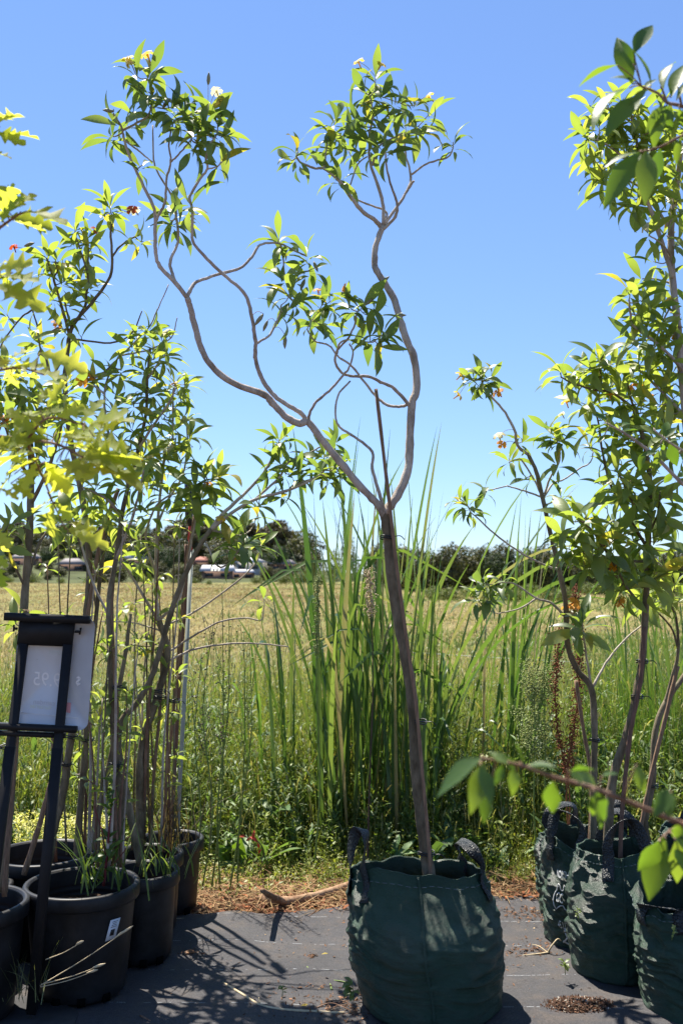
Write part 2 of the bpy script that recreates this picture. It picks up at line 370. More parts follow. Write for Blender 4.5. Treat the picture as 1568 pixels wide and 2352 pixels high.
M['hill'] = simple('hill_scrub', (0.060, 0.070, 0.028), 0.95, 0.1, 0.5, 0.12)
# ------------------------------------------------------------------ the ground
def grid(x0, x1, nx, y0, y1, ny, zf, ypow=1.0):
    xs = np.linspace(x0, x1, nx); ys = y0 + (y1 - y0) * np.linspace(0, 1, ny) ** ypow
    X, Y = np.meshgrid(xs, ys); V = np.stack([X, Y, zf(X, Y)], 2).reshape(-1, 3)
    i = (np.arange(ny - 1)[:, None] * nx + np.arange(nx - 1)[None, :]).ravel()
    return V, np.stack([i, i + 1, i + nx + 1, i + nx], 1)
def field_z(X, Y):
    far = np.clip((Y - 8) / 40, 0, 1)
    return -0.012 + far * (0.10 * np.sin(X * 0.21 + Y * 0.05) + 0.08 * np.sin(X * 0.07 - Y * 0.11 + 1.3)) - 0.0 * Y
V, q = grid(-700, 700, 181, -30, 1500, 260, field_z, 2.6)
tag(link('field', mesh_np('field', V, q, smooth=True), M['field']), 'dry golden grass field with green patches', None, None, 'structure')

def hill_z(X, Y):
    up = np.clip((Y - 205) / 240, 0, 1); side = np.clip((60 - X) / 170, 0, 1)
    side = side * side * (3 - 2 * side)
    return -1.2 + 15.5 * up ** 0.9 * side + 0.8 * np.sin(X * 0.045) * up
V, q = grid(-420, 260, 70, 195, 620, 44, hill_z)
tag(link('hill', mesh_np('hill', V, q, smooth=True), M['hill']), 'low wooded hillside with houses', None, None, 'structure')
def hill_h(x, y): return float(max(hill_z(np.array(x), np.array(y)), field_z(np.array(x), np.array(y)) if y > 8 else 0))

# weed mat: a draped sheet with a ragged far edge
def edge_y(x): return 4.60 + 0.10 * math.sin(x * 1.7 + 0.6) + 0.05 * math.sin(x * 5.1) + (0.16 if x > 0.35 else 0.0) * min(1, max(0, (x - 0.35) / 0.3)) + 0.02 * math.sin(x * 23)
nx, ny = 150, 90
V = []
for j in range(ny):
    for i in range(nx):
        x = -3.2 + 6.4 * i / (nx - 1); t = j / (ny - 1); y = 1.6 + (edge_y(x) - 1.6) * t
        z = 0.004 + 0.010 * (mnoise.noise((x * 2.1, y * 2.6, 3.3)) + 0.4) + 0.010 * max(0, 1 - 9 * abs(mnoise.noise((x * .8 + 4, y * 1.3, 8.1)))) + 0.004 * (mnoise.noise((x * 7, y * 9, 1.1)) + 0.5)
        V.append((x, y, max(0.003, z)))
i = (np.arange(ny - 1)[:, None] * nx + np.arange(nx - 1)[None, :]).ravel()
tag(link('weed_mat_ground', mesh_np('weed_mat', V, np.stack([i, i + 1, i + nx + 1, i + nx], 1), smooth=True), M['mat']),
    'black woven weed mat covering the nursery ground', None, None, 'structure')

# ------------------------------------------------------------------ ribbons: the one generator behind grass, weeds and straw
def ribbons(P, az, tilt, curv, L, W, col, segs=4, prof=None, twist=None, fold=0.0):
    P = np.asarray(P, float); n = len(P); s = np.linspace(0, 1, segs + 1)
    if prof is None: prof = np.linspace(1, 0.06, segs + 1)
    prof = np.asarray(prof, float)
    a = tilt[:, None] + curv[:, None] * s[None, :]
    am = (a[:, 1:] + a[:, :-1]) / 2; ds = (L / segs)[:, None]
    h = np.concatenate([np.zeros((n, 1)), np.cumsum(np.sin(am) * ds, 1)], 1)
    z = np.concatenate([np.zeros((n, 1)), np.cumsum(np.cos(am) * ds, 1)], 1)
    ca, sa = np.cos(az)[:, None], np.sin(az)[:, None]
    C = np.stack([P[:, 0:1] + h * ca, P[:, 1:2] + h * sa, P[:, 2:3] + z], 2)
    if twist is None: twist = rng.uniform(-0.6, 0.6, n)
    ct, st = np.cos(twist)[:, None], np.sin(twist)[:, None]
    side = np.stack([-sa * ct + 0 * h, ca * ct + 0 * h, st + 0 * h], 2)
    w = (W[:, None] * prof[None, :] / 2)[:, :, None]
    nor = np.stack([-np.cos(a) * ca, -np.cos(a) * sa, np.sin(a)], 2)
    if fold:
        Vv = np.stack([C - side * w + nor * w * fold, C, C + side * w + nor * w * fold], 2); k = 3
    else:
        Vv = np.stack([C - side * w, C + side * w], 2); k = 2
    Vv = Vv.reshape(n, -1, 3)
    base = (np.arange(n) * (segs + 1) * k)[:, None, None]
    i = (np.arange(segs) * k)[None, :, None]; j = np.arange(k - 1)[None, None, :]
    b = base + i + j
    Q = np.stack([b, b + 1, b + k + 1, b + k], 3).reshape(-1, 4)
    Cc = np.repeat(np.asarray(col, float), (segs + 1) * k, axis=0)
    return Vv.reshape(-1, 3), Q, Cc
class Stuff:
    def __init__(s): s.V = []; s.Q = []; s.C = []; s.n = 0
    def add(s, r):
        V, Q, C = r; s.V.append(V); s.Q.append(Q + s.n); s.C.append(C); s.n += len(V)
    def build(s, name, mat, label=None, parent=None, cat=None):
        o = link(name, mesh_np(name, np.vstack(s.V), np.vstack(s.Q), col=np.vstack(s.C)), mat, parent)
        return tag(o, label, cat, None, 'stuff')
def mixcol(n, a, b, jit=0.15):
    t = rng.random((n, 1)); c = np.array(a) * (1 - t) + np.array(b) * t
    return np.clip(c * (1 + rng.normal(0, jit, (n, 1))), 0.004, 1)
LENS = [0.12, 0.85, 1.0, 0.62, 0.04]
# ------------------------------------------------------------------ weeds, grass and litter between the mat and the field
def H_at(y): return np.interp(y, [4.7, 4.95, 5.2, 5.45, 5.8, 6.3, 6.9, 9.0], [0.02, 0.045, 0.10, 0.23, 0.46, 0.66, 0.78, 0.66])
def zone(n, y0, y1, margin=0.45):
    y = y0 * (y1 / y0) ** rng.random(n); x = rng.uniform(-1, 1, n) * (0.345 * y + margin); return x, y
EDGE = np.vectorize(edge_y)
def patch(x, y, f=1.0, ph=0.0):
    return 0.5 + 0.25 * (np.sin(x * 2.3 * f + y * 1.1 * f + ph) + np.sin(x * 1.1 * f - y * 2.9 * f + 2 * ph + 1.0))

weeds = Stuff()
G1, G2, GY, ST = (0.110, 0.165, 0.026), (0.26, 0.29, 0.065), (0.20, 0.24, 0.045), (0.42, 0.33, 0.16)
x, y = zone(48000, 5.0, 9.3); h = H_at(y) * (0.55 + 0.8 * rng.random(len(x))) * (0.7 + 0.6 * patch(x, y, 1.0)); n = len(x)
c = mixcol(n, G1, G2); dry = rng.random(n) < 0.10; c[dry] = mixcol(dry.sum(), ST, (0.30, 0.24, 0.10))
weeds.add(ribbons(np.stack([x, y, 0 * x - .01], 1), rng.uniform(0, 6.28, n), rng.uniform(0.02, 0.4, n), rng.uniform(0, 1.3, n), h, rng.uniform(.0035, .0085, n) * (y / 6), c, 4))
# leafy stems
def leafy(x, y, h, leaves, lmin, lmax, c1, c2, wr=0.33, stem_c=(0.10, 0.13, 0.04), z0=0.0, stem_w=0.004, droop=(0.9, 1.7)):
    n = len(x); az = rng.uniform(0, 6.28, n); tl = rng.uniform(0, 0.22, n); cv = rng.uniform(-0.15, 0.35, n)
    weeds.add(ribbons(np.stack([x, y, 0 * x + z0], 1), az, tl, cv, h, np.full(n, stem_w), np.repeat([stem_c], n, 0), 4, prof=[1, 1, .9, .8, .6]))
    s = np.tile((np.arange(leaves) + 0.8) / (leaves + 0.5), n); k = np.repeat(np.arange(n), leaves)
    s = np.clip(s + rng.normal(0, .03, len(s)), 0.05, 1)
    a = tl[k] + cv[k] * s / 2; r = np.sin(a) * h[k] * s; zz = np.cos(a) * h[k] * s
    P = np.stack([x[k] + r * np.cos(az[k]), y[k] + r * np.sin(az[k]), zz + z0], 1); m = len(k)
    l = rng.uniform(lmin, lmax, m) * (1.15 - 0.55 * s)
    pc = mixcol(n, c1, c2, 0.12)[k] * (1 + rng.normal(0, .12, (m, 1)))
    weeds.add(ribbons(P, s * 40 + rng.uniform(0, 2, m) + k * 1.7, rng.uniform(0.35, 1.15, m), rng.uniform(0.3, 0.9, m), l, l * wr * rng.uniform(.8, 1.2, m), np.clip(pc, .01, 1), 4, prof=LENS, fold=0.3, twist=rng.uniform(-.3, .3, m)))
x, y = zone(950, 5.4, 8.2); leafy(x, y, H_at(y) * (0.6 + 1.0 * rng.random(950)), 14, .030, .070, (0.10, 0.155, 0.028), (0.21, 0.26, 0.055))
x, y = zone(1100, 5.5, 7.6); leafy(x, y, H_at(y) * (0.7 + 0.8 * rng.random(1100)), 13, .06, .12, (0.08, 0.13, 0.04), (0.15, 0.20, 0.06), wr=.17)
x, y = zone(1300, 5.0, 5.8); leafy(x, y, H_at(y) * (0.6 + 0.9 * rng.random(1300)), 9, .014, .032, (0.13, 0.18, 0.03), (0.27, 0.29, 0.07))
x, y = zone(240, 5.3, 6.0); leafy(x, y, H_at(y) * (0.7 + 0.75 * rng.random(240)), 14, .035, .085, (0.085, 0.14, 0.025), (0.20, 0.25, 0.05), wr=.4)
x, y = zone(260, 5.2, 6.4); leafy(x, y, H_at(y) * (1.0 + 0.7 * rng.random(260)), 20, .05, .11, (0.075, 0.13, 0.045), (0.13, 0.19, 0.06), wr=.22)
x, y = zone(170, 5.2, 7.5)                                         # thistle and dock rosettes
k = np.repeat(np.arange(170), 6); m = len(k); l = rng.uniform(.10, .24, m)
weeds.add(ribbons(np.stack([x[k], y[k], H_at(y[k]) * rng.uniform(0, .75, m)], 1), rng.uniform(0, 6.28, m), rng.uniform(.2, 1.0, m), rng.uniform(.4, 1.5, m), l, l * rng.uniform(.18, .3, m), mixcol(m, (0.06, 0.125, 0.04), (0.13, 0.20, 0.06)), 6, prof=[.2, .55, .9, .75, 1, .6, .05], fold=.25))
# creeping ground cover at the litter's edge
x, y = zone(15000, 4.78, 5.65); keep = rng.random(len(x)) < np.clip((y - EDGE(x) - .10) / .35, 0.02, 1) * (0.4 + patch(x, y, 2.5)); x, y = x[keep], y[keep]; n = len(x)
l = rng.uniform(.012, .03, n)
weeds.add(ribbons(np.stack([x, y, rng.uniform(0, 1, n) * H_at(y) * .8 + .004], 1), rng.uniform(0, 6.28, n), rng.uniform(.3, 1.4, n), rng.uniform(0, .8, n), l, l * rng.uniform(.3, .55, n), mixcol(n, (0.11, 0.16, 0.03), (0.26, 0.26, 0.06)), 3, prof=[.15, 1, .8, .05]))
# rushes on the wet side of the field
n = 3800; y = rng.uniform(6.0, 9.5, n); vx = rng.uniform(1330, 1640, n); x = (vx - CX) / F * y
weeds.add(ribbons(np.stack([x, y, 0 * x], 1), rng.uniform(0, 6.28, n), rng.uniform(.0, .16, n), rng.uniform(0, .35, n), rng.uniform(.45, 1.05, n), rng.uniform(.005, .011, n), mixcol(n, (0.05, 0.115, 0.022), (0.105, 0.18, 0.035)), 5))
x, y = zone(2600, 5.3, 9.0); n = len(x)                            # dry straw stems with ears standing among the weeds
hs = H_at(y) * rng.uniform(.8, 1.5, n); az = rng.uniform(0, 6.28, n); tl = rng.uniform(0, .25, n); cv = rng.uniform(-.1, .4, n); sc_ = mixcol(n, (0.36, 0.31, 0.15), (0.22, 0.24, 0.09))
weeds.add(ribbons(np.stack([x, y, 0 * x], 1), az, tl, cv, hs, np.full(n, .0035), sc_, 5, prof=[1, 1, 1, .9, .8, .6]))
a = tl + cv / 2; weeds.add(ribbons(np.stack([x + np.sin(a) * hs * np.cos(az), y + np.sin(a) * hs * np.sin(az), np.cos(a) * hs - .02], 1), az, tl + cv, rng.uniform(.1, .8, n), rng.uniform(.03, .09, n), rng.uniform(.006, .014, n), sc_ * .9, 4, prof=LENS))
weeds.build('weeds', M['weed'], 'tangled green weeds and grass behind the weed mat')

litter = Stuff()
x, y = zone(13000, 4.58, 5.7); keep = (y > EDGE(x) - .04) & (rng.random(len(x)) < np.clip(1.3 - (y - EDGE(x)) / .95, .08, 1)); x, y = x[keep], y[keep]; n = len(x)
litter.add(ribbons(np.stack([x, y, rng.uniform(.002, .03, n)], 1), rng.uniform(0, 6.28, n), rng.uniform(1.25, 1.62, n), rng.uniform(-.15, .3, n), rng.uniform(.03, .16, n), rng.uniform(.0015, .004, n), mixcol(n, (0.42, 0.30, 0.15), (0.24, 0.12, 0.06)), 3, prof=[1, 1, 1, .5]))
x, y = zone(7000, 4.55, 5.2); keep = (y > EDGE(x) - .05) & (rng.random(len(x)) < np.clip(1.1 - (y - EDGE(x)) / .45, .05, 1)); x, y = x[keep], y[keep]; n = len(x)
l = rng.uniform(.012, .05, n)
litter.add(ribbons(np.stack([x, y, rng.uniform(.0, .02, n)], 1), rng.uniform(0, 6.28, n), rng.uniform(1.0, 1.6, n), rng.uniform(-.5, .9, n), l, l * rng.uniform(.2, .45, n), mixcol(n, (0.30, 0.11, 0.045), (0.13, 0.06, 0.035), .3), 3, prof=[.3, 1, .8, .1]))
litter.build('leaf_litter', M['dry'], 'brown leaf litter and straw along the mat edge')

# crumbs on the mat
crumbs = Stuff()
def scatter(cx, cy, sx, sy, n, lmin, lmax, c1, c2, zmax=.012):
    p = ground(cx, cy); x = p.x + rng.normal(0, sx, n); y = p.y + rng.normal(0, sy, n); l = rng.uniform(lmin, lmax, n)
    crumbs.add(ribbons(np.stack([x, y, rng.uniform(.006, .006 + zmax, n)], 1), rng.uniform(0, 6.28, n), rng.uniform(.9, 1.6, n), rng.uniform(-.4, .8, n), l, l * rng.uniform(.3, .7, n), mixcol(n, c1, c2, .3), 2, prof=[.5, 1, .4]))
B1, B2 = (0.09, 0.05, 0.032), (0.22, 0.12, 0.07)
for a in [(1210, 2105, .07, .06, 260), (1235, 2190, .10, .05, 300), (1210, 2195, .06, .03, 120), (750, 2310, .13, .10, 330), (790, 2330, .07, .05, 160), (1440, 2250, .04, .03, 60), (700, 2085, .12, .02, 150), (1180, 2300, .25, .2, 90),
          (720, 2200, .35, .3, 120), (520, 2100, .06, .02, 40), (430, 2195, .05, .02, 40), (1250, 2260, .3, .15, 90), (950, 2100, .4, .02, 90), (715, 2205, .02, .01, 40)]:
    scatter(*a, .004, .018, B1, B2)
n = 900; y = rng.uniform(3.0, 4.6, n); x = rng.uniform(-.35, 1.0, n) * y * .36 + .1
l = rng.uniform(.003, .011, n)
crumbs.add(ribbons(np.stack([x, y, 0 * x + .013], 1), rng.uniform(0, 6.28, n), rng.uniform(1.2, 1.6, n), rng.uniform(-.3, .5, n), l, l * .6, mixcol(n, B1, (0.36, 0.27, 0.17), .3), 2, prof=[.5, 1, .4]))
crumbs.build('soil_crumbs', M['dry'], 'scattered soil crumbs and bark bits on the weed mat')

# ------------------------------------------------------------------ the dry field's grass
fg = Stuff()
n = 150000; y = 9 * (200 / 9.0) ** rng.random(n); x = rng.uniform(-1, 1, n) * (.36 * y + .6)
dryness = np.clip(0.72 + 0.55 * np.sin(x * .13 + y * .31 + .4) * np.sin(y * .17 - x * .05 + 1.0) - 0.55 * np.clip(x / (.36 * y), -1, 1) + .36, 0, 1)
isd = rng.random(n) < dryness
c = mixcol(n, (0.085, 0.15, 0.03), (0.17, 0.22, 0.05)); c[isd] = mixcol(isd.sum(), (0.46, 0.37, 0.20), (0.32, 0.27, 0.12)); 
brn = (y > 60) & (y < 120) & (x < 0) & (rng.random(n) < .35); c[brn] = mixcol(brn.sum(), (0.20, 0.12, 0.06), (0.30, 0.20, 0.09))
hh = np.where(isd, rng.uniform(.03, .09, n), rng.uniform(.05, .16, n)) * np.interp(y, [9, 30, 95, 200], [1, 1.1, 1.6, 2.4])
fg.add(ribbons(np.stack([x, y, field_z(x, y)], 1), rng.uniform(0, 6.28, n), rng.uniform(.05, .7, n), rng.uniform(0, 1.1, n), hh, .0014 * y * rng.uniform(.5, 1.2, n), c, 2, prof=[1, .8, .1]))
fg.build('field_grass', M['dry'], 'short sunburnt grass of the open field')

# ------------------------------------------------------------------ reeds
def blade_mesh(kind, seed):
    r = random.Random(seed); segs = 16; s = np.linspace(0, 1, segs + 1)
    if kind == 0: a = 0.02 + 0.10 * s ** 2
    elif kind == 1: a = 0.05 + 0.55 * s ** 2.2
    elif kind == 2: a = 0.06 + 1.5 * s ** 2.6
    else: a = np.where(s < .72, .05 + .1 * s, .15 + 1.9 * np.clip((s - .72) / .06, 0, 1))
    am = (a[1:] + a[:-1]) / 2
    X = np.concatenate([[0], np.cumsum(np.sin(am))]) / segs; Z = np.concatenate([[0], np.cumsum(np.cos(am))]) / segs
    tw = r.uniform(-1.2, 1.2) * s + r.uniform(-.4, .4)
    w = np.interp(s, [0, .25, .7, .9, 1], [.75, 1, .9, .5, .03]) * .5
    sd = np.stack([np.sin(tw) * np.cos(a), np.cos(tw), -np.sin(tw) * np.sin(a)], 1)
    C = np.stack([X, 0 * X, Z], 1); nr = np.stack([-np.cos(a), 0 * a, np.sin(a)], 1)
    return C, sd, w, nr
BLADES = {}
def blade_data(kind, seed, ratio):
    k = (kind, seed, ratio)
    if k not in BLADES:
        C, sd, w, nr = blade_mesh(kind, seed); w = w[:, None] * ratio
        V = np.stack([C - sd * w + nr * w * .3, C, C + sd * w + nr * w * .3], 1).reshape(-1, 3)
        i = (np.arange(len(C) - 1)[:, None] * 3 + np.arange(2)[None, :]).ravel()
        me = mesh_np('blade', V, np.stack([i, i + 1, i + 4, i + 3], 1), smooth=True); me.materials.append(M['reed']); BLADES[k] = me
    return BLADES[k]
def reed_clump(label, d, items):
    """items: (root vx, spread, tip height m, lean az, lean, kind, width m)"""
    b = at(items[0][0], 1323, d); t = thing('reed_clump', (b.x, d, 0), label, 'reeds', 'reed clumps growing behind the weed mat')
    for vx, dd, L, az, lean, kind, w in items:
        p = at(vx, 1323, d + dd)
        ratio = round(w / L * 200) / 200
        o = bpy.data.objects.new('blade', blade_data(kind, rnd.randrange(3), max(ratio, .005))); COL.objects.link(o); o.parent = t
        m = Matrix.Rotation(az, 4, 'Z') @ Matrix.Rotation(lean, 4, 'Y')
        o.matrix_basis = Matrix.Translation((p.x - b.x, dd, -.02)) @ m @ Matrix.Diagonal((L, L, L, 1))
    return t
it = []
for i in range(118):                                               # dense upright heart of the clump, leaning outwards
    u = rnd.random(); vx = 730 + 240 * u + rnd.gauss(0, 9); out = (u - .45) * 2
    it.append((vx, rnd.uniform(-.35, .55), rnd.choice([1.35, 1.55, 1.75, 1.95, 2.1]) * rnd.uniform(.88, 1.05), rnd.uniform(0, 6.28), rnd.uniform(0, .06), rnd.choice([0, 0, 0, 1, 1, 3]), rnd.uniform(.018, .031)))
for vx, L, az, lean, k in [(920, 2.1, .1, .12, 2), (930, 2.1, .15, .18, 2), (945, 2.0, -.1, .20, 2), (935, 2.25, .4, .18, 1), (950, 2.2, .2, .24, 1), (930, 1.9, 0, .26, 2), (960, 1.8, .1, .20, 2),
                         (740, 2.25, 3.0, .02, 0), (750, 2.3, .3, .03, 0), (745, 2.1, 2.8, .03, 0), (760, 2.2, .2, .02, 0), (770, 2.0, 3, .04, 1), (740, 1.8, 3.1, .06, 1), (860, 2.25, .2, .10, 0), (820, 2.1, 1.2, .1, 1), (905, 2.25, .1, .06, 0)]:
    it.append((vx, rnd.uniform(-.3, .3), L, az, lean, k, rnd.uniform(.022, .032)))
it = [(q[0], q[1], q[2] * 1.08, *q[3:]) for q in it]
reed_clump('tall dense clump of broad green reeds behind the staked tree', 5.85, it)
it = [(985 + rnd.gauss(20, 35), rnd.uniform(-.3, .5), rnd.uniform(.9, 1.6), rnd.gauss(0, 1.4), rnd.uniform(.03, .35), rnd.choice([1, 1, 2, 0, 3]), rnd.uniform(.016, .026)) for _ in range(34)]
reed_clump('sprawling lower reeds at the right foot of the tall clump', 5.8, it)
it = [(1165 + rnd.gauss(0, 38), rnd.uniform(-.2, .5), rnd.uniform(1.4, 2.1), rnd.gauss(0, .9), rnd.uniform(.0, .13), rnd.choice([0, 0, 1, 1]), rnd.uniform(.014, .024)) for _ in range(34)]
reed_clump('thin sparse reeds between the tall clump and the bagged trees', 6.0, it)
it = [(652 + rnd.gauss(0, 20), rnd.uniform(-.2, .3), rnd.uniform(1.1, 1.6), math.pi + rnd.gauss(0, 1.2), rnd.uniform(.0, .08), rnd.choice([0, 0, 1, 3]), rnd.uniform(.018, .026)) for _ in range(14)]
reed_clump('short loose reeds at the left edge of the tall clump', 5.8, it)
it = [(1500 + rnd.gauss(0, 55), rnd.uniform(-.3, .6), rnd.uniform(1.2, 1.75), rnd.gauss(1.5, 1.6), rnd.uniform(.0, .13), rnd.choice([0, 0, 1]), rnd.uniform(.012, .02)) for _ in range(46)]
reed_clump('slender reeds standing behind the green bags', 6.4, it)

# ------------------------------------------------------------------ far trees, houses, fence wire
def crown_template(seed, lobes, n, size, cols, flat=1.0):
    r = np.random.default_rng(seed); st = Stuff(); L = []
    for (x, y, z, rad, sq) in lobes: L.append((np.array([x, y, z]), rad, sq))
    tot = sum(l[1] ** 2 for l in L); V = []; C = []
    for c, rad, sq in L:
        k = int(n * rad * rad / tot); d = r.normal(size=(k, 3)); d /= np.linalg.norm(d, axis=1)[:, None]
        rr = rad * (0.55 + 0.5 * r.random(k) ** .6) * (1 + .22 * np.sin(d[:, 0] * 5 + seed) * np.sin(d[:, 1] * 4 + d[:, 2] * 5))
        p = c + d * rr[:, None] * np.array([1, 1, sq])
        nn = d + r.normal(0, .55, (k, 3)); nn /= np.linalg.norm(nn, axis=1)[:, None]
        u = np.cross(nn, r.normal(size=(k, 3))); u /= np.linalg.norm(u, axis=1)[:, None]; v = np.cross(nn, u)
        s = size * r.uniform(.5, 1.2, (k, 1))
        V.append(np.stack([p - u * s, p - v * s * .5, p + u * s, p + v * s * .55], 1).reshape(-1, 3))
        t = r.random((k, 1)); cc = np.array(cols[0]) * (1 - t) + np.array(cols[1]) * t
        C.append(np.repeat(cc * (1 + r.normal(0, .18, (k, 1))), 4, 0))
    V = np.vstack(V); C = np.clip(np.vstack(C), .005, 1)
    me = mesh_np('crown', V, np.arange(len(V)).reshape(-1, 4), col=C); me.materials.append(M['tree_far']); return me
def trunk_template(h, r0, forks, seed):
    mb = MB(); rr = random.Random(seed)
    mb.tube(smooth_path([(0, 0, -.6), (rr.uniform(-.1, .1), 0, h * .35), (rr.uniform(-.25, .25), .1, h * .65), (0, 0, h * .9)], 3), np.linspace(r0, r0 * .35, 10), 6)
    for i in range(forks):
        a = rr.uniform(0, 6.28); z = h * rr.uniform(.35, .7); q = h * rr.uniform(.18, .3)
        mb.tube(smooth_path([(0, 0, z), (math.cos(a) * q * .5, math.sin(a) * q * .5, z + q * .5), (math.cos(a) * q, math.sin(a) * q, z + q * 1.1)], 3), np.linspace(r0 * .5, r0 * .15, 7), 5)
    me = mb.mesh('trunk', True); me.materials.append(M['bark_dark']); return me
DK = ((0.020, 0.036, 0.012), (0.050, 0.072, 0.020)); OL = ((0.045, 0.052, 0.018), (0.10, 0.095, 0.035)); YG = ((0.07, 0.105, 0.02), (0.16, 0.18, 0.04)); BR = ((0.05, 0.045, 0.022), (0.105, 0.085, 0.042))
T = {}
T['gum'] = (crown_template(1, [(0, 0, .62, .20, .8), (.16, .05, .74, .16, .8), (-.17, 0, .72, .17, .75), (.02, .1, .88, .14, .8), (-.1, -.1, .52, .13, .7), (.2, -.05, .55, .12, .7)], 4200, .030, BR), trunk_template(1, .035, 5, 1))
T['round'] = (crown_template(2, [(0, 0, .55, .36, .95), (.22, .1, .45, .26, 1), (-.24, 0, .42, .26, 1), (.05, -.1, .32, .3, .9)], 3200, .034, DK), trunk_template(1, .04, 3, 2))
T['olive'] = (crown_template(3, [(0, 0, .62, .26, 1.1), (.18, 0, .42, .26, 1.1), (-.2, .05, .4, .27, 1.2), (0, -.1, .22, .34, .7)], 3200, .036, OL), trunk_template(1, .03, 3, 3))
T['lime'] = (crown_template(4, [(0, 0, .55, .24, 1), (.2, 0, .4, .2, .9), (-.2, .1, .42, .21, 1), (.06, 0, .78, .16, 1), (0, -.1, .25, .28, .8)], 2000, .026, YG), trunk_template(1, .025, 5, 4))
T['spire'] = (crown_template(5, [(0, 0, .80, .10, 1.6), (0, 0, .58, .15, 1.3), (.03, 0, .38, .19, 1.1), (-.03, 0, .2, .20, .9)], 1700, .026, DK), trunk_template(1, .03, 0, 5))
T['shrub'] = (crown_template(6, [(0, 0, .42, .38, 1), (.35, 0, .35, .32, .9), (-.36, .1, .33, .34, .9), (.1, -.2, .25, .35, .8)], 1500, .045, YG), trunk_template(.7, .03, 3, 6))
def far_tree(kind, vx, vtop, d, label, group, wide=1.0, name='tree'):
    p = at(vx, vtop, d); z0 = hill_h(p.x, d); h = max(1.2, p.z - z0)
    t = thing(name, (p.x, d, z0), label, 'tree' if kind != 'shrub' else 'shrub', group); t.scale = (h * wide, h * wide, h * .98)
    t.rotation_euler[2] = rnd.uniform(0, 6.28)
    for nm, me in (('crown', T[kind][0]), ('trunk', T[kind][1])):
        o = bpy.data.objects.new(nm, me); COL.objects.link(o); o.parent = t
    return t
# hillside at the left
for k, vx, vt, d, w, lab in [
    ('gum', 628, 1190, 330, 1.1, 'tall brownish gum tree on the hillside left of the reeds'),
    ('round', 640, 1240, 300, .8, 'rounded dark green tree below the tall brownish gum'),
    ('gum', 443, 1212, 340, .75, 'tall thin gum tree on the skyline behind the white post'),
    ('gum', 560, 1225, 420, .8, 'small skyline gum between the white post and tall brownish gum'),
    ('round', 110, 1248, 270, .8, 'large rounded dark tree behind the price sign'),
    ('gum', 40, 1225, 330, .8, 'gum tree on the hill at the left picture edge'),
    ('gum', 180, 1222, 350, .8, 'gum tree on the hill above the price sign'),
    ('gum', 275, 1212, 360, .8, 'gum tree on the hill behind the crowded potted trunks'),
    ('gum', 330, 1222, 330, .7, 'second gum tree on the hill behind the crowded potted trunks'),
    ('round', 250, 1262, 290, .7, 'dark tree among the roofs behind the crowded potted trunks'),
    ('round', 385, 1268, 280, .7, 'dark tree in front of the hillside houses near the white post'),
    ('olive', 520, 1270, 300, .8, 'olive tree between the hillside roofs'),
    ('lime', 716, 1270, 190, .7, 'bright green tree left of the reeds at the field edge'),
    ('lime', 800, 1215, 170, .62, 'sparse yellow-green tree seen through the reeds'),
    ('lime', 765, 1255, 160, .7, 'low yellow-green tree seen through the left reeds'),
    ('spire', 690, 1262, 380, .7, 'slim pale tree on the skyline beside the reeds'),
    ('olive', 870, 1235, 170, .8, 'olive green tree seen through the middle of the reeds')]:
    far_tree(k, vx, vt, d, lab, 'trees on the far hillside', w)
for k_, vt_, d_, n_, w_ in [('gum', 1200, 420, 24, 1.2), ('olive', 1222, 360, 24, 1.35), ('round', 1250, 310, 20, 1.2), ('olive', 1286, 262, 18, 1.3), ('olive', 1302, 232, 20, 1.5)]:
    for i in range(n_):
        vx = -25 + 740 * (i + rnd.uniform(.1, .9)) / n_
        hi = 10 if vx > 480 else 0
        if d_ < 300 and (455 < vx < 615 or 145 < vx < 185): continue
        far_tree(k_ if rnd.random() < .75 else 'olive', vx, vt_ + hi + rnd.uniform(-12, 12), d_ + rnd.uniform(-14, 14), 'tree in the wooded slope among the far houses', 'wooded slope behind the field', w_ * rnd.uniform(.85, 1.15))
sh = [(20, 1318, 200), (75, 1312, 205), (140, 1320, 195), (205, 1316, 210), (265, 1322, 200), (330, 1318, 205), (400, 1325, 195), (445, 1322, 200), (590, 1318, 196), (655, 1312, 190), (690, 1305, 180), (735, 1310, 160), (480, 1330, 190), (540, 1333, 190)]
for vx, vt, d in sh:
    far_tree('shrub', vx, vt, d, 'low scrubby bush along the far edge of the dry field', 'bushes along the far field edge', 1.1, 'bush')
# wood across the field at the right
tl = []
for i in range(30):
    vx = 905 + i * 25 + rnd.uniform(-8, 8); tl.append(('olive' if rnd.random() < .75 else 'round', vx, 1246 + rnd.uniform(-14, 14) + (6 if vx > 1200 else 0), 105 + rnd.uniform(-8, 10), rnd.uniform(.75, 1.0)))
for k, vx, vt, d, w in tl:
    far_tree(k, vx, vt, d, 'bushy dark olive tree in the tree line across the field', 'tree line across the field', w)
far_tree('spire', 1253, 1235, 112, 'narrow dark tree rising above the tree line across the field', None, .9)
far_tree('spire', 1236, 1246, 112, 'shorter narrow tree beside the tall narrow one in the tree line', None, .9)
for i in range(16):
    vx = 1000 + i * 38 + rnd.uniform(-10, 10); far_tree('shrub', vx, 1382 + rnd.uniform(-10, 12), rnd.uniform(58, 78), 'yellowish scrub bush in front of the tree line', 'scrub in front of the tree line', 1.2, 'bush')

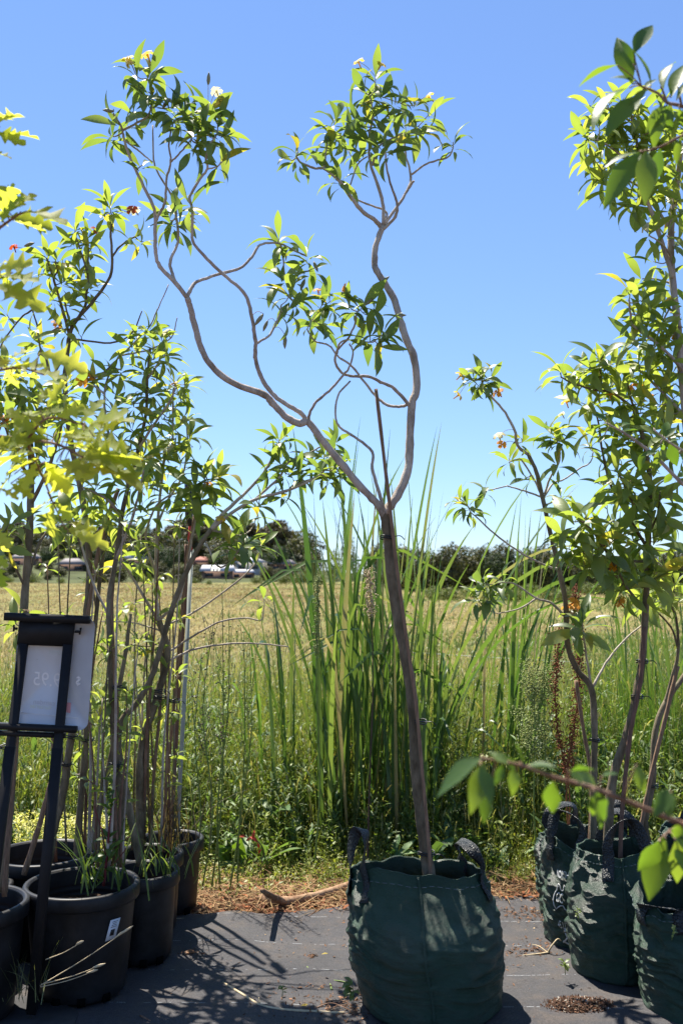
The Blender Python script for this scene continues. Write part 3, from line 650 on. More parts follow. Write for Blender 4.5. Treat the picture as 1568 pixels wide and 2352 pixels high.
def wallmat(n, c): return simple(n, c, .8, .2, .12, 2)
HM = {'wall_w': wallmat('pale_wall', (0.34, 0.33, 0.31)), 'wall_b': wallmat('brown_brick_wall', (0.20, 0.12, 0.085)), 'roof_w': wallmat('pale_metal_roof', (0.50, 0.50, 0.52)), 'roof_r': wallmat('terracotta_roof', (0.34, 0.15, 0.11)),
      'roof_g': wallmat('grey_tile_roof', (0.22, 0.20, 0.20)), 'glass': simple('dark_window', (0.03, 0.035, 0.045), .15, .6, .1), 'sheet': wallmat('translucent_roof_sheet', (0.75, 0.72, 0.55))}
def house(vx, vbase, d, w, dep, wh, rh, wall, roof, label, hip=.5, rot=0.0, sheets=0):
    p = at(vx, vbase, d); t = thing('house', (p.x, d, p.z), label, 'house', 'houses on the far hillside'); t.rotation_euler[2] = rot
    def loc(mb, nm, mat, par):
        me = mb.mesh(nm); me.materials.append(mat); o = bpy.data.objects.new(nm, me); COL.objects.link(o); o.parent = par; return o
    mb = MB(); mb.box((0, 0, wh / 2 - 1.5), (w / 2, 0, 0), (0, dep / 2, 0), (0, 0, wh / 2 + 1.5)); wl_ = loc(mb, 'wall', HM[wall], t)
    mb = MB(); e = .6; hx, hy = w / 2 + e, dep / 2 + e; r = max(0.1, w / 2 - dep / 2 * hip)
    mb.add([(-hx, -hy, wh), (hx, -hy, wh), (hx, hy, wh), (-hx, hy, wh), (-r, 0, wh + rh), (r, 0, wh + rh)], [(0, 1, 5, 4), (2, 3, 4, 5), (3, 2, 1, 0)], [(1, 2, 5), (3, 0, 4)]); rf = loc(mb, 'roof', HM[roof], t)
    for i in range(sheets):
        mb = MB(); xx = -w * .18 + i * w * .11; a = np.array([xx, -hy, wh]); s = rh / hy
        mb.add([(xx, -hy * .95, wh + s * hy * .05 + .05), (xx + w * .05, -hy * .95, wh + s * hy * .05 + .05), (xx + w * .05, -hy * .15, wh + s * hy * .85 + .05), (xx, -hy * .15, wh + s * hy * .85 + .05)], [(0, 1, 2, 3)]); loc(mb, 'roof_sheet', HM['sheet'], rf)
    k = max(2, int(w / 3.2))
    for i in range(k):
        xx = (i + .5) / k * w - w / 2; mb = MB(); mb.box((xx, -dep / 2 - .02, wh * .55), (w / k * .26, 0, 0), (0, .06, 0), (0, 0, wh * .22)); loc(mb, 'window', HM['glass'], wl_)
    return t
house(500, 1330, 260, 8.0, 7, 2.0, 1.6, 'wall_b', 'roof_w', 'pale house with striped metal roof below the red roof', .0, .06, 3)
house(578, 1314, 300, 8, 7, 2.8, 1.8, 'wall_w', 'roof_w', 'white hip-roofed house below the tall brownish gum', 1.0, -.2)
house(556, 1331, 270, 6.5, 6, 1.8, .9, 'wall_b', 'roof_w', 'low house with flat pale roof in front of the hip-roofed one', .2, .1)
house(465, 1312, 310, 8, 7, 2.6, 1.9, 'wall_b', 'roof_r', 'house with terracotta roof above the striped metal roof', .9, .5)
house(485, 1284, 380, 9, 7, 2.8, 1.4, 'wall_b', 'roof_g', 'brown house with grey roof highest on the slope', .3, .0)
house(310, 1302, 300, 8, 7, 2.4, 1.8, 'wall_b', 'roof_w', 'pale roofed house behind the crowded potted trunks', .8, .4)
house(165, 1314, 270, 7, 6, 2.0, 1.7, 'wall_b', 'roof_g', 'grey roofed house just above the price sign', .6, .2)
house(60, 1306, 290, 8, 7, 2.8, 1.6, 'wall_b', 'roof_g', 'brown house at the left picture edge on the hill', .4, .1)
house(350, 1328, 260, 6, 6, 1.8, 1.0, 'wall_b', 'roof_w', 'low pale roofed shed behind the crowded potted trunks', .1, .1)
house(650, 1316, 300, 7, 6, 2.6, 1.4, 'wall_b', 'roof_g', 'grey roofed house partly behind the left reeds', .4, -.1)
# fence tape across the field
t = thing('wire_fence', (at(1000, 1515, 11).x, 11, 0), 'pale single-strand fence wire crossing the green field', 'fence')
mb = MB(); mb.tube(smooth_path([at(900, 1496, 12.4), at(1150, 1512, 11.6), at(1330, 1522, 11.0), at(1660, 1548, 10.2)], 8), .004, 5); mb.build('wire', M['post_white'], t)
for vx, vy, d in [(890, 1495, 12.45), (1665, 1548, 10.2)]:
    p = at(vx, vy, d); mb = MB(); mb.tube([(p.x, p.y, -.2), (p.x, p.y, p.z + .1)], .02, 6); mb.build('post', M['stake'], t)
# ------------------------------------------------------------------ plastic pots
def lathe(mb, prof, c, seg=56, wob=0.0, seed=0):
    r = np.array([p[0] for p in prof]); z = np.array([p[1] for p in prof]); a = np.arange(seg) * 2 * np.pi / seg
    k = 1 + wob * np.sin(2 * a + seed) + wob * .5 * np.sin(3 * a + 2 * seed)
    V = np.stack([c[0] + r[:, None] * np.cos(a) * k, c[1] + r[:, None] * np.sin(a) * k, c[2] + z[:, None] + 0 * a], 2).reshape(-1, 3)
    i = (np.arange(len(prof) - 1)[:, None] * seg + np.arange(seg)[None, :]).ravel(); j = (np.arange(len(prof) - 1)[:, None] * seg + (np.arange(seg)[None, :] + 1) % seg).ravel()
    mb.add(V, np.stack([i, j, j + seg, i + seg], 1))
def soil_disc(c, r, z, seed):
    mb = MB(); n = 34; rr = np.linspace(0, 1, 9); V = []
    for q in rr:
        for a in np.arange(n) * 2 * np.pi / n:
            V.append((c[0] + math.cos(a) * r * q, c[1] + math.sin(a) * r * q, z + .016 * mnoise.noise((math.cos(a) * q * 4 + seed, math.sin(a) * q * 4, 2.0))))
    i = (np.arange(8)[:, None] * n + np.arange(n)[None, :]).ravel(); j = (np.arange(8)[:, None] * n + (np.arange(n)[None, :] + 1) % n).ravel()
    mb.add(V, np.stack([i, j, j + n, i + n], 1)); return mb
def pot(vx, d, label, r=.205, rb=.165, h=.385, seed=0, sticker=False):
    p = at(vx, 1323, d); c = (p.x, d, .012); t = thing('plant_pot', (p.x, d, 0), label, 'pot', 'black plastic pots at the left')
    mb = MB(); pr = [(.01, .004), (rb - .012, .004), (rb - .006, .012), (rb, .03)]
    for q in np.linspace(0.1, 1, 10): pr.append((rb + (r - .013 - rb) * q, .03 + (h - .09) * q))
    pr += [(r - .010, h - .045), (r - .012, h - .004)]
    for q in np.linspace(0, 1, 22): pr.append((r - .016 - .018 * q - (.0022 if int(q * 21) % 2 else 0), h - .004 - .12 * q))
    lathe(mb, pr, c, wob=.006, seed=seed); mb.build('pot_body', M['plastic'], t, True)
    mb = MB(); lathe(mb, [(r - .012, h - .05), (r + .002, h - .05), (r + .004, h - .045), (r + .004, h - .006), (r, h), (r - .012, h + .001), (r - .016, h - .004)], c, wob=.006, seed=seed); mb.build('rim', M['plastic'], t, True)
    soil_disc(c, r - .03, h - .085, seed).build('soil', M['soil'], t, True)
    for k in range(4):
        a = -math.pi / 2 + (k - 1.5) * .55; mb = MB(); mb.box((c[0] + math.cos(a) * (rb + .001), d + math.sin(a) * (rb + .001), .03), (-math.sin(a) * .014, math.cos(a) * .014, 0), (math.cos(a) * .004, math.sin(a) * .004, 0), (0, 0, .014)); mb.build('drain_hole', M['hole'], t)
    if sticker:
        a = -.72; rr = rb + (r - .013 - rb) * .72 + .003; z = .27
        mb = MB(); u = Vector((-math.sin(a), math.cos(a), 0)); w = Vector((math.cos(a) * .09, math.sin(a) * .09, 1)).normalized(); nn = u.cross(w); pc = Vector((c[0] + math.cos(a) * rr, d + math.sin(a) * rr, z)) + nn * .004
        w2 = (w + u * .25).normalized()
        mb.box(pc, u * .021, w2 * .036, nn * .0006); st = mb.build('price_sticker', M['sticker'], t); tag(st, 'white paper sticker with small print and bar lines')
        mb = MB()
        for q in range(9): mb.box(pc + nn * .0012 - u * (.008 - q * .002) - w2 * .010, u * (.0005 if q % 2 else .0008), w2 * .011, nn * .0003)
        mb.build('bar_lines', M['tie'], st)
        mb = MB()
        for q in range(4): mb.box(pc + nn * .0012 - w2 * (-.010 - q * .006), u * (.012 - .002 * (q % 3)), w2 * .0009, nn * .0003)
        mb.build('small_print', M['tie'], st)
    return t
M['hole'] = simple('drain_hole_shade', (0.004, 0.004, 0.004), 1.0, 0.0, 0.1)
M['sticker'] = simple('sticker_paper', (0.62, 0.63, 0.66), .6, .3, .08)
pot(-60, 3.52, 'black pot at the left edge behind the sign post', seed=1)
pot(200, 3.74, 'big black pot with a white price sticker on its side', seed=2, sticker=True)
pot(335, 4.05, 'black pot right behind the one with the white sticker', .145, .120, .34, 3)
pot(349, 4.34, 'black pot squeezed between its row neighbours, mostly hidden', .145, .120, .33, 4)
pot(400, 4.62, 'black pot farthest back in the row, beside the leaf litter', .145, .118, .32, 5)
pot(112, 4.14, 'black pot in the back row below the yellow flowers', seed=6)
pot(-31, 3.87, 'black pot in the back row at the left picture edge', .12, .10, .34, 7)
pot(60, 4.55, 'small black nursery pot among the yellow flowers', .13, .10, .24, 8)
pot(215, 4.60, 'second small black nursery pot behind the yellow flowers', .13, .10, .24, 9)

# ------------------------------------------------------------------ green woven bags
def bag(vx, d, label, h, prof, lean, handles, seed, mark=False, amp=1.0, soil_z=None, rim_amp=.012, folds=None, sq=.30):
    p = at(vx, 1323, d); t = thing('planter_bag', (p.x, d, 0), label, 'planter bag', 'green woven planter bags')
    zs = [q[0] for q in prof]; rs = [q[1] for q in prof]
    def surf(phi, u, off=0.0):
        x, y = math.cos(phi), math.sin(phi); z = u * h; r = float(np.interp(u, zs, rs))
        n1 = mnoise.noise((x * 1.6 + seed, y * 1.6, u * 2.2)); 
        wv = mnoise.noise((x * 2.6 + seed * 2.3, y * 2.6, u * 16 + 1.2 * n1)); wv2 = mnoise.noise((x * 5.5 + seed, y * 5.5 + 3, u * 30 + x * 3))
        cr = 1 - abs(mnoise.noise((x * 3.2 + seed, y * 3.2 + u * 3, u * 6.5 + x * 2.0))) * 2
        lo = max(0.0, 1 - abs(u - .42) / .42)
        r += amp * (.012 * n1 + .006 * (1 - 2.4 * abs(mnoise.noise((x * 1.7 + seed * 3.1, y * 1.7, u * 21 + n1 * 2)))) * (.15 + lo) + .0095 * wv * (.35 + lo) + .0045 * wv2 * (.4 + lo) + .009 * cr * (.3 + 1.1 * u))
        if u > .93: r -= .004
        r += amp * .022 * mnoise.noise((x * 2.7 + seed * 1.7, y * 2.7, u * 5.0)) * math.exp(-((u - .74) / .17) ** 2)
        if folds: r += folds(phi, u)
        zz = z + (rim_amp * (mnoise.noise((x * 1.8 + seed, y * 1.8, 7.7)) * 2 + .6 * mnoise.noise((x * 5, y * 5, seed))) * max(0, u - .75) / .25)
        k_ = max(0., min(1., (u - .52) / .48)); k_ = k_ * k_ * (3 - 2 * k_)
        return Vector((p.x + lean[0] * u + (r + off) * x * (1 + .12 * sq * k_), d + lean[1] * u + (r + off) * y * (1 - sq * k_), max(.012, zz) if u > .02 else .012))
    S, K = 150, 120; mb = MB(); V = []
    us = list(np.linspace(0, 1, K)) + [1.0] + list(np.linspace(.98, .66, 14))
    for k, u in enumerate(us):
        off = 0 if k < K else (-.004 if k == K else -.007 - .012 * (1 - u))
        for s_ in range(S): V.append(surf(2 * math.pi * s_ / S, float(u), off))
    i = (np.arange(len(us) - 1)[:, None] * S + np.arange(S)[None, :]).ravel(); j = (np.arange(len(us) - 1)[:, None] * S + (np.arange(S)[None, :] + 1) % S).ravel()
    V.append((p.x, d, .013)); kk = len(V) - 1; jj = np.arange(S)
    mb.add([tuple(v) for v in V], np.stack([i, j, j + S, i + S], 1), np.stack([np.full(S, kk), (jj + 1) % S, jj], 1)); mb.build('bag_body', M['bag'], t, True)
    rt = float(np.interp(.74, zs, rs)); soil_disc((p.x + lean[0] * .66, d + lean[1] * .66), (rt - .01) * (1 - sq * .3), h * .66 if soil_z is None else soil_z, seed).build('soil', M['soil'], t, True)
    for (phi, sep, lh, lean_in) in handles:
        L_, Rr, mid = [], [], []
        pts, wd = [], []
        tang = Vector((-math.sin(phi), math.cos(phi), 0)); rad = Vector((math.cos(phi), math.sin(phi), 0))
        for q in np.linspace(0, 1, 7):
            a = phi - sep; u = 1 - .20 * (1 - q); pts.append(surf(a, u, .005)); wd.append(Vector((math.sin(a), -math.cos(a), 0)))
        A = surf(phi - sep, 1.0, .006); B = surf(phi + sep, 1.0, .006)
        for q in np.linspace(0, 1, 22)[1:-1]:
            th = math.pi * q; m = A.lerp(B, (1 - math.cos(th)) / 2); m = m + Vector((0, 0, 1)) * lh * math.sin(th) ** .75 - rad * lean_in * math.sin(th) + tang * .012 * math.sin(2 * th + seed)
            pts.append(m); wd.append(-tang * math.cos(th) + (rad * .9 + Vector((0, 0, .25))) * math.sin(th))
        for q in np.linspace(1, 0, 7):
            a = phi + sep; u = 1 - .20 * (1 - q); pts.append(surf(a, u, .005)); wd.append(Vector((-math.sin(a), math.cos(a), 0)))
        mb = MB(); mb.strap(pts, wd, .044, .003); mb.build('handle', M['strap'], t, True)
    for a0 in (-1.62, 1.6):
        mb = MB(); pts = [surf(a0 + .02 * math.sin(u * 9), u, .002) for u in np.linspace(.03, .99, 30)]; mb.strap(pts, [Vector((-math.sin(a0), math.cos(a0), 0))] * 30, .010, .004); mb.build('seam', M['bag'], t, True)
    mb = MB()                                                      # stitched hem under the rim
    for k in range(56):
        a = 2 * math.pi * k / 56; P0, P1 = surf(a, .925, .0018), surf(a + .07, .925, .0018); mb.bar(P0, P1, .0022, .0016, (0, 0, 1))
    o = mb.build('hem_stitching', M['stitch'], t); o['kind'] = 'stuff'
    if mark: mark(t, surf, h)
    return t
M['stitch'] = simple('grey_thread', (0.12, 0.15, 0.15), .7, .2, .2)
def text_mesh(body, size, ext=0.0):
    cu = bpy.data.curves.new('lettering', 'FONT'); cu.body = body; cu.size = size; cu.align_x = 'LEFT'; cu.extrude = ext; cu.resolution_u = 3
    o = bpy.data.objects.new('lettering', cu); COL.objects.link(o); dg = bpy.context.evaluated_depsgraph_get()
    me = bpy.data.meshes.new_from_object(o.evaluated_get(dg)); bpy.data.objects.remove(o); bpy.data.curves.remove(cu); return me
def bag_print(t, surf, h):
    r = .178
    def put(me, x0, z0, name, squeeze=.42):
        for v in me.vertices:
            q = surf(-2.52 + (x0 + v.co.x * squeeze) / r, (z0 + v.co.y) / h, .0065); v.co = q - t.location
        me.update(); me.materials.append(M['white_ink']); o = bpy.data.objects.new(name, me); COL.objects.link(o); o.parent = t
    put(text_mesh('NORTH', .038), 0.012, .300, 'lettering'); put(text_mesh('GC', .054), .008, .205, 'lettering'); put(text_mesh('45 LIT', .046), .010, .100, 'lettering')
    out = [(-.008, .205), (-.006, .225), (.002, .240), (.012, .250), (.017, .268), (.024, .275), (.032, .270), (.034, .255), (.042, .250), (.050, .254), (.056, .275), (.064, .262), (.074, .245), (.084, .225), (.086, .205), (.078, .185), (.068, .176), (.056, .182), (.044, .192), (.030, .190), (.018, .182), (.004, .172), (.000, .186)]
    pts = [surf(-2.52 + x * .8 / r, z / h, .005) for x, z in out] ; mb = MB(); mb.tube([*pts, pts[0]], .0022, 5, False); mb.build('map_outline', M['white_ink'], t)
    mb = MB()                                                      # small printed emblem near the base
    for a, b, w in [((.030, .045), (.062, .085), .006), ((.040, .085), (.062, .040), .005), ((.028, .050), (.070, .034), .006), ((.036, .092), (.046, .096), .007)]:
        mb.bar(surf(-2.52 + a[0] / r, a[1] / h, .0035), surf(-2.52 + b[0] / r, b[1] / h, .0035), w, .002, (0, 0, 1))
    mb.build('emblem', M['white_ink'], t)
PI = math.pi
bag(985, 3.63, 'large green woven bag in the middle holding the staked tree', .48, [(0, .225), (.05, .248), (.35, .266), (.58, .264), (.76, .248), (.9, .226), (1, .220)], (-.045, 0), [(PI * 1.10, .30, .14, .02), (.22, .62, .085, .03)], 3.1, amp=1.0, sq=.52, rim_amp=.016)
bag(1397, 3.93, 'green woven bag with looped webbing handle, between its row neighbours', .475, [(0, .150), (.05, .168), (.35, .177), (.7, .170), (.88, .150), (1, .142)], (.012, 0), [(-PI / 2 + .14, .52, .125, .02), (PI / 2 - .2, .45, .11, .02)], 5.7, amp=.9)
bag(1335, 4.24, 'green woven bag with white printed lettering and map outline', .44, [(0, .150), (.05, .168), (.3, .178), (.65, .172), (.85, .166), (1, .160)], (-.004, 0), [(-PI * .72, .42, .115, .03), (.5, .42, .11, .02)], 8.2, mark=bag_print, amp=1.0, rim_amp=.03)
bag(1318, 4.56, 'green woven bag peeking out left behind the printed one', .37, [(0, .150), (.05, .170), (.35, .180), (.7, .175), (1, .160)], (0, 0), [(PI * .6, .4, .1, .02)], 2.4, amp=1.0)
bag(1592, 3.60, 'sagging green woven bag at the right edge with folded handles', .385, [(0, .185), (.05, .205), (.35, .212), (.65, .208), (.82, .205), (.93, .214), (1, .196)], (0, .02), [(-PI * .78, .35, .015, -.02), (-.35, .3, .03, .03)], 4.6, amp=1.25, rim_amp=.035)
bag(1600, 4.32, 'green woven bag behind the sagging one at the right edge', .46, [(0, .160), (.05, .180), (.35, .188), (.7, .18), (1, .160)], (0, 0), [(-PI * .6, .4, .12, .02), (PI * .4, .4, .11, .02)], 6.6, amp=1.0)

# ------------------------------------------------------------------ price sign on a stand
def board_mat():
    m, nt, N, L, b = new_mat('translucent_sign_board'); p = pos(N)
    n = noise_node(N, L, 9, 5, .6, p); r = ramp(N, L, n.outputs['Fac'], [(.3, (.62, .64, .67)), (.7, (.70, .72, .75))])
    v = N.new('ShaderNodeTexVoronoi'); v.inputs['Scale'].default_value = 38; L.new(p, v.inputs['Vector'])
    sp = ramp(N, L, v.outputs['Distance'], [(.03, (.25, .22, .2)), (.06, (1, 1, 1))])
    mu = N.new('ShaderNodeMix'); mu.data_type = 'RGBA'; mu.blend_type = 'MULTIPLY'; mu.inputs['Factor'].default_value = .7
    L.new(r.outputs[0], mu.inputs['A']); L.new(sp.outputs[0], mu.inputs['B']); L.new(mu.outputs['Result'], b.inputs['Base Color'])
    b.inputs['Roughness'].default_value = .35
    tr = N.new('ShaderNodeBsdfTranslucent'); tr.inputs['Color'].default_value = (.55, .57, .62, 1)
    ms = N.new('ShaderNodeMixShader'); ms.inputs['Fac'].default_value = .18
    L.new(b.outputs[0], ms.inputs[1]); L.new(tr.outputs[0], ms.inputs[2]); L.new(ms.outputs[0], N['Material Output'].inputs['Surface']); return m
M['board'] = board_mat()
base = ground(60, 2330); sg = thing('price_sign', (base.x, base.y, 0), 'black sign stand with a white price board seen from behind', 'sign')
DS = 3.38
def sp(vx, vy, dd=0.0): return at(vx, vy, DS + dd + (vy - 1500) / 830 * .09)
side = (1, 0, 0)
for a, b in [((54, 1478), (-52, 2322)), ((156, 1480), (72, 2330))]:
    mb = MB(); mb.bar(sp(*a), sp(*b), .030, .014, side); mb.build('post', M['frame'], sg)
    q0 = Vector(sp(*a)).lerp(sp(*b), .28); q1 = Vector(sp(*a)).lerp(sp(*b), .99); mb = MB(); mb.bar(q0, q1, .034, .020, side); mb.build('post_sleeve', M['frame'], sg)
mb = MB(); mb.bar(sp(12, 1416), sp(206, 1424), .026, .030, (0, 0, 1)); mb.build('top_bar', M['frame'], sg)
mb = MB(); mb.bar(sp(-14, 1667), sp(176, 1676), .020, .030, (0, 0, 1)); mb.build('bottom_bar', M['frame'], sg)
mb = MB(); mb.bar(sp(-20, 1683), sp(150, 1690, .01), .016, .022, (0, 0, 1)); mb.build('bottom_bar', M['frame'], sg)
c = sp(107, 1452, .006); mb = MB(); mb.box(c, Vector(sp(168, 1455) - sp(44, 1450)) / 2, (0, .012, 0), Vector(sp(110, 1424) - sp(102, 1486)) / 2); mb.build('clamp_box', M['frame'], sg)
for vx, vy, s_ in [(172, 1451, 1), (40, 1444, -1)]:
    q = sp(vx, vy); mb = MB(); mb.tube([q, q + Vector((.014 * s_, 0, 0))], .0045, 8); mb.bar(q + Vector((.014 * s_ + .002, 0, -.010)), q + Vector((.016 * s_ + .004, 0, .013)), .005, .006); mb.build('thumb_screw', M['frame'], sg)
# the board, a thin rounded plate behind the posts
TL, TR, BR_, BL = sp(45, 1412, .016), sp(219, 1419, .016), sp(201, 1680, .016), sp(23, 1662, .016)
def bpnt(u, v): return (TL * (1 - u) + TR * u) * (1 - v) + (BL * (1 - u) + BR_ * u) * v
out = []; ru, rv = .13, .085
for cu_, cv_, a0 in [(1 - ru, rv, -90), (1 - ru, 1 - rv, 0), (ru, 1 - rv, 90), (ru, rv, 180)]:
    for k in range(7):
        a = R(a0 + 15 * k); out.append((cu_ + ru * math.cos(a), cv_ + rv * math.sin(a)))
fr = [bpnt(u, v) for u, v in out]; nn = (TR - TL).cross(BL - TL).normalized(); nn = nn if nn.y < 0 else -nn
n = len(fr); mb = MB(); cc = bpnt(.5, .5); Vb = [tuple(q + nn * .0015) for q in fr] + [tuple(q - nn * .0015) for q in fr] + [tuple(cc + nn * .0015), tuple(cc - nn * .0015)]
jn = np.arange(n); mb.add(Vb, np.stack([jn, (jn + 1) % n, n + (jn + 1) % n, n + jn], 1), np.vstack([np.stack([np.full(n, 2 * n), jn, (jn + 1) % n], 1), np.stack([np.full(n, 2 * n + 1), n + (jn + 1) % n, n + jn], 1)]))
bo = mb.build('board', M['board'], sg)
M['ink_pale'] = simple('show_through_print', (.80, .79, .79), .5, .3, .04); M['ink_red'] = simple('show_through_red', (.62, .30, .33), .5, .3, .04); M['ink_grey'] = simple('show_through_grey', (.54, .56, .60), .5, .3, .04)
M['ink_green'] = simple('show_through_green', (.62, .68, .60), .5, .3, .04); M['ink_faint'] = simple('show_through_faint', (.60, .64, .63), .5, .3, .03)
def sign_text(body, u, v, hgt, mat, wid=1.0):
    """mirror-written: starts at u on the board and runs to the left"""
    me = text_mesh(body, 1.0); 
    for q in me.vertices:
        w = bpnt(u - q.co.x * wid * hgt * 1.5, v - q.co.y * hgt) + nn * .0026; q.co = w
    me.update(); me.materials.append(mat); o = bpy.data.objects.new('lettering', me); COL.objects.link(o); o.parent = bo
    off = Vector((0, 0, 0)); k = bo
    while k is not None: off += k.location; k = k.parent
    o.location = -off
sign_text('$', .875, .597, .107, M['ink_pale'], .85); sign_text('89.95', .725, .630, .176, M['ink_pale'], .82)
sign_text('400MM', .66, .345, .050, M['ink_faint'], 1.0); sign_text('camden', .56, .80, .064, M['ink_grey'], .95); sign_text('nurseries', .52, .838, .060, M['ink_green'], .84)
mb = MB(); q = [bpnt(.80, .79) + nn * .0026, bpnt(.88, .79) + nn * .0026, bpnt(.88, .875) + nn * .0026, bpnt(.80, .79) + nn * .0026]
mb.add([tuple(bpnt(u, v) + nn * .0026) for u, v in [(.62, .760), (.765, .762), (.765, .855), (.72, .85), (.66, .80)]], None, [(0, 1, 4), (1, 2, 3), (1, 3, 4)]); mb.build('red_logo', M['ink_red'], bo)
mb = MB(); mb.bar(bpnt(.10, .89) + nn * .002, bpnt(.87, .89) + nn * .002, .0012, .001, (0, 0, 1)); mb.build('print_line', M['ink_pale'], bo)
mb = MB(); a, b, c2, d2 = ground(-90, 2300), ground(118, 2308), ground(180, 2338), ground(150, 2420)
pl = [a, b, c2, d2, ground(-90, 2420)]; V = [(q.x, q.y, .022) for q in pl] + [(q.x, q.y, .006) for q in pl]
mb.add(V, [(0, 5, 6, 1), (1, 6, 7, 2), (2, 7, 8, 3), (3, 8, 9, 4), (4, 9, 5, 0)], [(0, 1, 2), (0, 2, 3), (0, 3, 4), (5, 7, 6), (5, 8, 7), (5, 9, 8)]); mb.build('base_plate', M['base_plate'] if 'base_plate' in M else simple('grey_base_plate', (.035, .035, .038), .5, .4, .3, 20, .1), sg)

# ------------------------------------------------------------------ marker post behind the pots
pb = at(416, 1700, 4.75); mp = thing('marker_post', (pb.x, 4.75, 0), 'slim pale post with black cap standing behind the left pots', 'post')
mb = MB(); mb.bar((pb.x - .03, 4.75, -.1), at(440, 1262, 4.75), .018, .012); mb.build('post_shaft', M['post_white'], mp)
mb = MB(); mb.tube([at(433.5, 1240, 4.74), at(437, 1206, 4.74)], .007, 8); mb.tube([at(440.5, 1263, 4.74), at(434, 1238, 4.74)], .0055, 8); mb.build('red_clip', M['red_plastic'], mp)
mb = MB(); mb.tube([at(437, 1208, 4.73), at(434, 1188, 4.73), at(433.5, 1140, 4.73), at(432.6, 1108, 4.73), at(432.4, 1102, 4.73)], [.010, .019, .019, .019, .011], 14); mb.build('cap', M['tie'], mp, False)
q = at(428.5, 1113, 4.71); mb = MB(); mb.tube([q, q + Vector((0, -.004, 0))], .007, 10); mb.build('blue_button', M['blue_plastic'], mp)
# ------------------------------------------------------------------ leaves
def leaf_mesh(name, width, bend, fold, mat, peak=.55, seg=6, wave=0.0, pet=.05, tipw=.02):
    s = np.linspace(0, 1, seg + 1); w = np.interp(s, [0, pet, peak * .5, peak, .5 + peak * .5, 1], [.06, .10, .72, 1, .62, tipw]) * width / 2
    a = -bend * s ** 1.2; am = (a[1:] + a[:-1]) / 2
    X = np.concatenate([[0], np.cumsum(np.cos(am))]) / seg; Z = np.concatenate([[0], np.cumsum(np.sin(am))]) / seg
    wv = wave * np.sin(s * 9)
    V = np.stack([np.stack([X, -w, Z + w * fold + wv * w], 1), np.stack([X, 0 * w, Z], 1), np.stack([X, w, Z + w * fold - wv * w], 1)], 1).reshape(-1, 3)
    i = (np.arange(seg)[:, None] * 3 + np.arange(2)[None, :]).ravel()
    me = mesh_np(name, V, np.stack([i, i + 3, i + 4, i + 1], 1), smooth=True); me.materials.append(mat); return me
FR = {}
for key in ('leaf', 'leaf_light'):
    FR[key] = [leaf_mesh('leaf', .26, .8, .32, M[key], .56, 8), leaf_mesh('leaf', .28, 1.15, .28, M[key], .60, 8, wave=.15), leaf_mesh('leaf', .27, 1.6, .36, M[key], .56, 8), leaf_mesh('leaf', .25, .95, .50, M[key], .52, 8, wave=-.15), leaf_mesh('leaf', .30, 1.35, .22, M[key], .60, 8, wave=.2)]
OV = [leaf_mesh('leaf', .46, .35, .28, M['ovate'], .42, 7), leaf_mesh('leaf', .42, .7, .35, M['ovate'], .45, 7, .15), leaf_mesh('leaf', .50, .2, .45, M['ovate'], .42, 7, -.15)]
LONG = [leaf_mesh('leaf', .37, .4, .30, M['ovate'], .5, 7), leaf_mesh('leaf', .34, .9, .4, M['ovate'], .5, 7, .12), leaf_mesh('leaf', .38, .5, .3, M['ovate'], .48, 7)]
def frame(P, dvec, nvec, L, wscale=1.0):
    x = Vector(dvec).normalized(); z = Vector(nvec); z = z - x * z.dot(x)
    if z.length < 1e-4: z = x.orthogonal()
    z.normalize(); y = z.cross(x)
    m = Matrix(((x.x * L, y.x * L * wscale, z.x * L, P.x), (x.y * L, y.y * L * wscale, z.y * L, P.y), (x.z * L, y.z * L * wscale, z.z * L, P.z), (0, 0, 0, 1))); return m
def put_leaves(t, items, cap=300):
    """items: (mesh, world matrix, length). The largest become parts, the rest one joined part"""
    items = sorted(items, key=lambda q: -q[2]); off = Matrix.Translation(-t.location)
    for me, m, l in items[:cap]:
        o = bpy.data.objects.new('leaf', me); COL.objects.link(o); o.parent = t; o.matrix_basis = off @ m
    if len(items) > cap:
        Vs, Qs, n = [], [], 0
        for me, m, l in items[cap:]:
            co = np.empty(len(me.vertices) * 3); me.vertices.foreach_get('co', co); co = co.reshape(-1, 3)
            A = np.array(m); Vs.append(co @ A[:3, :3].T + A[:3, 3]); lv = np.empty(len(me.loops), dtype=np.int32); me.loops.foreach_get('vertex_index', lv); Qs.append(lv.reshape(-1, 4) + n); n += len(co)
        o = link('foliage', mesh_np('foliage', np.vstack(Vs), np.vstack(Qs), smooth=True), items[0][0].materials[0], t); o['kind'] = 'stuff'
def rosette(C, axis, n, L, r, meshes, out, spread=1.0, flop=0.0):
    axis = Vector(axis).normalized(); u = axis.orthogonal().normalized(); v = axis.cross(u); ph = r.uniform(0, 6.28)
    for i in range(n):
        t = (i + .5) / n; az = ph + i * 2.4 + r.uniform(-.3, .3); el = R(76 - 100 * t * spread + r.uniform(-13, 13))
        rad = u * math.cos(az) + v * math.sin(az); dv = rad * math.cos(el) + axis * math.sin(el) + Vector((0, 0, -flop * t))
        nv = axis * math.cos(el) - rad * math.sin(el) + Vector((r.uniform(-.35, .35), r.uniform(-.35, .35), r.uniform(-.1, .3)))
        l = L * 1.04 * (.62 + .5 * math.sin(math.pi * min(1, .18 + t * .85))) * r.uniform(.75, 1.2)
        P = C - axis * (L * .38 * t) + rad * .004
        k = r.randrange(5) if t > .25 else r.choice([0, 3, 0, 1])
        out.append((meshes[k], frame(P, dv, nv, l, r.uniform(.85, 1.15)), l))
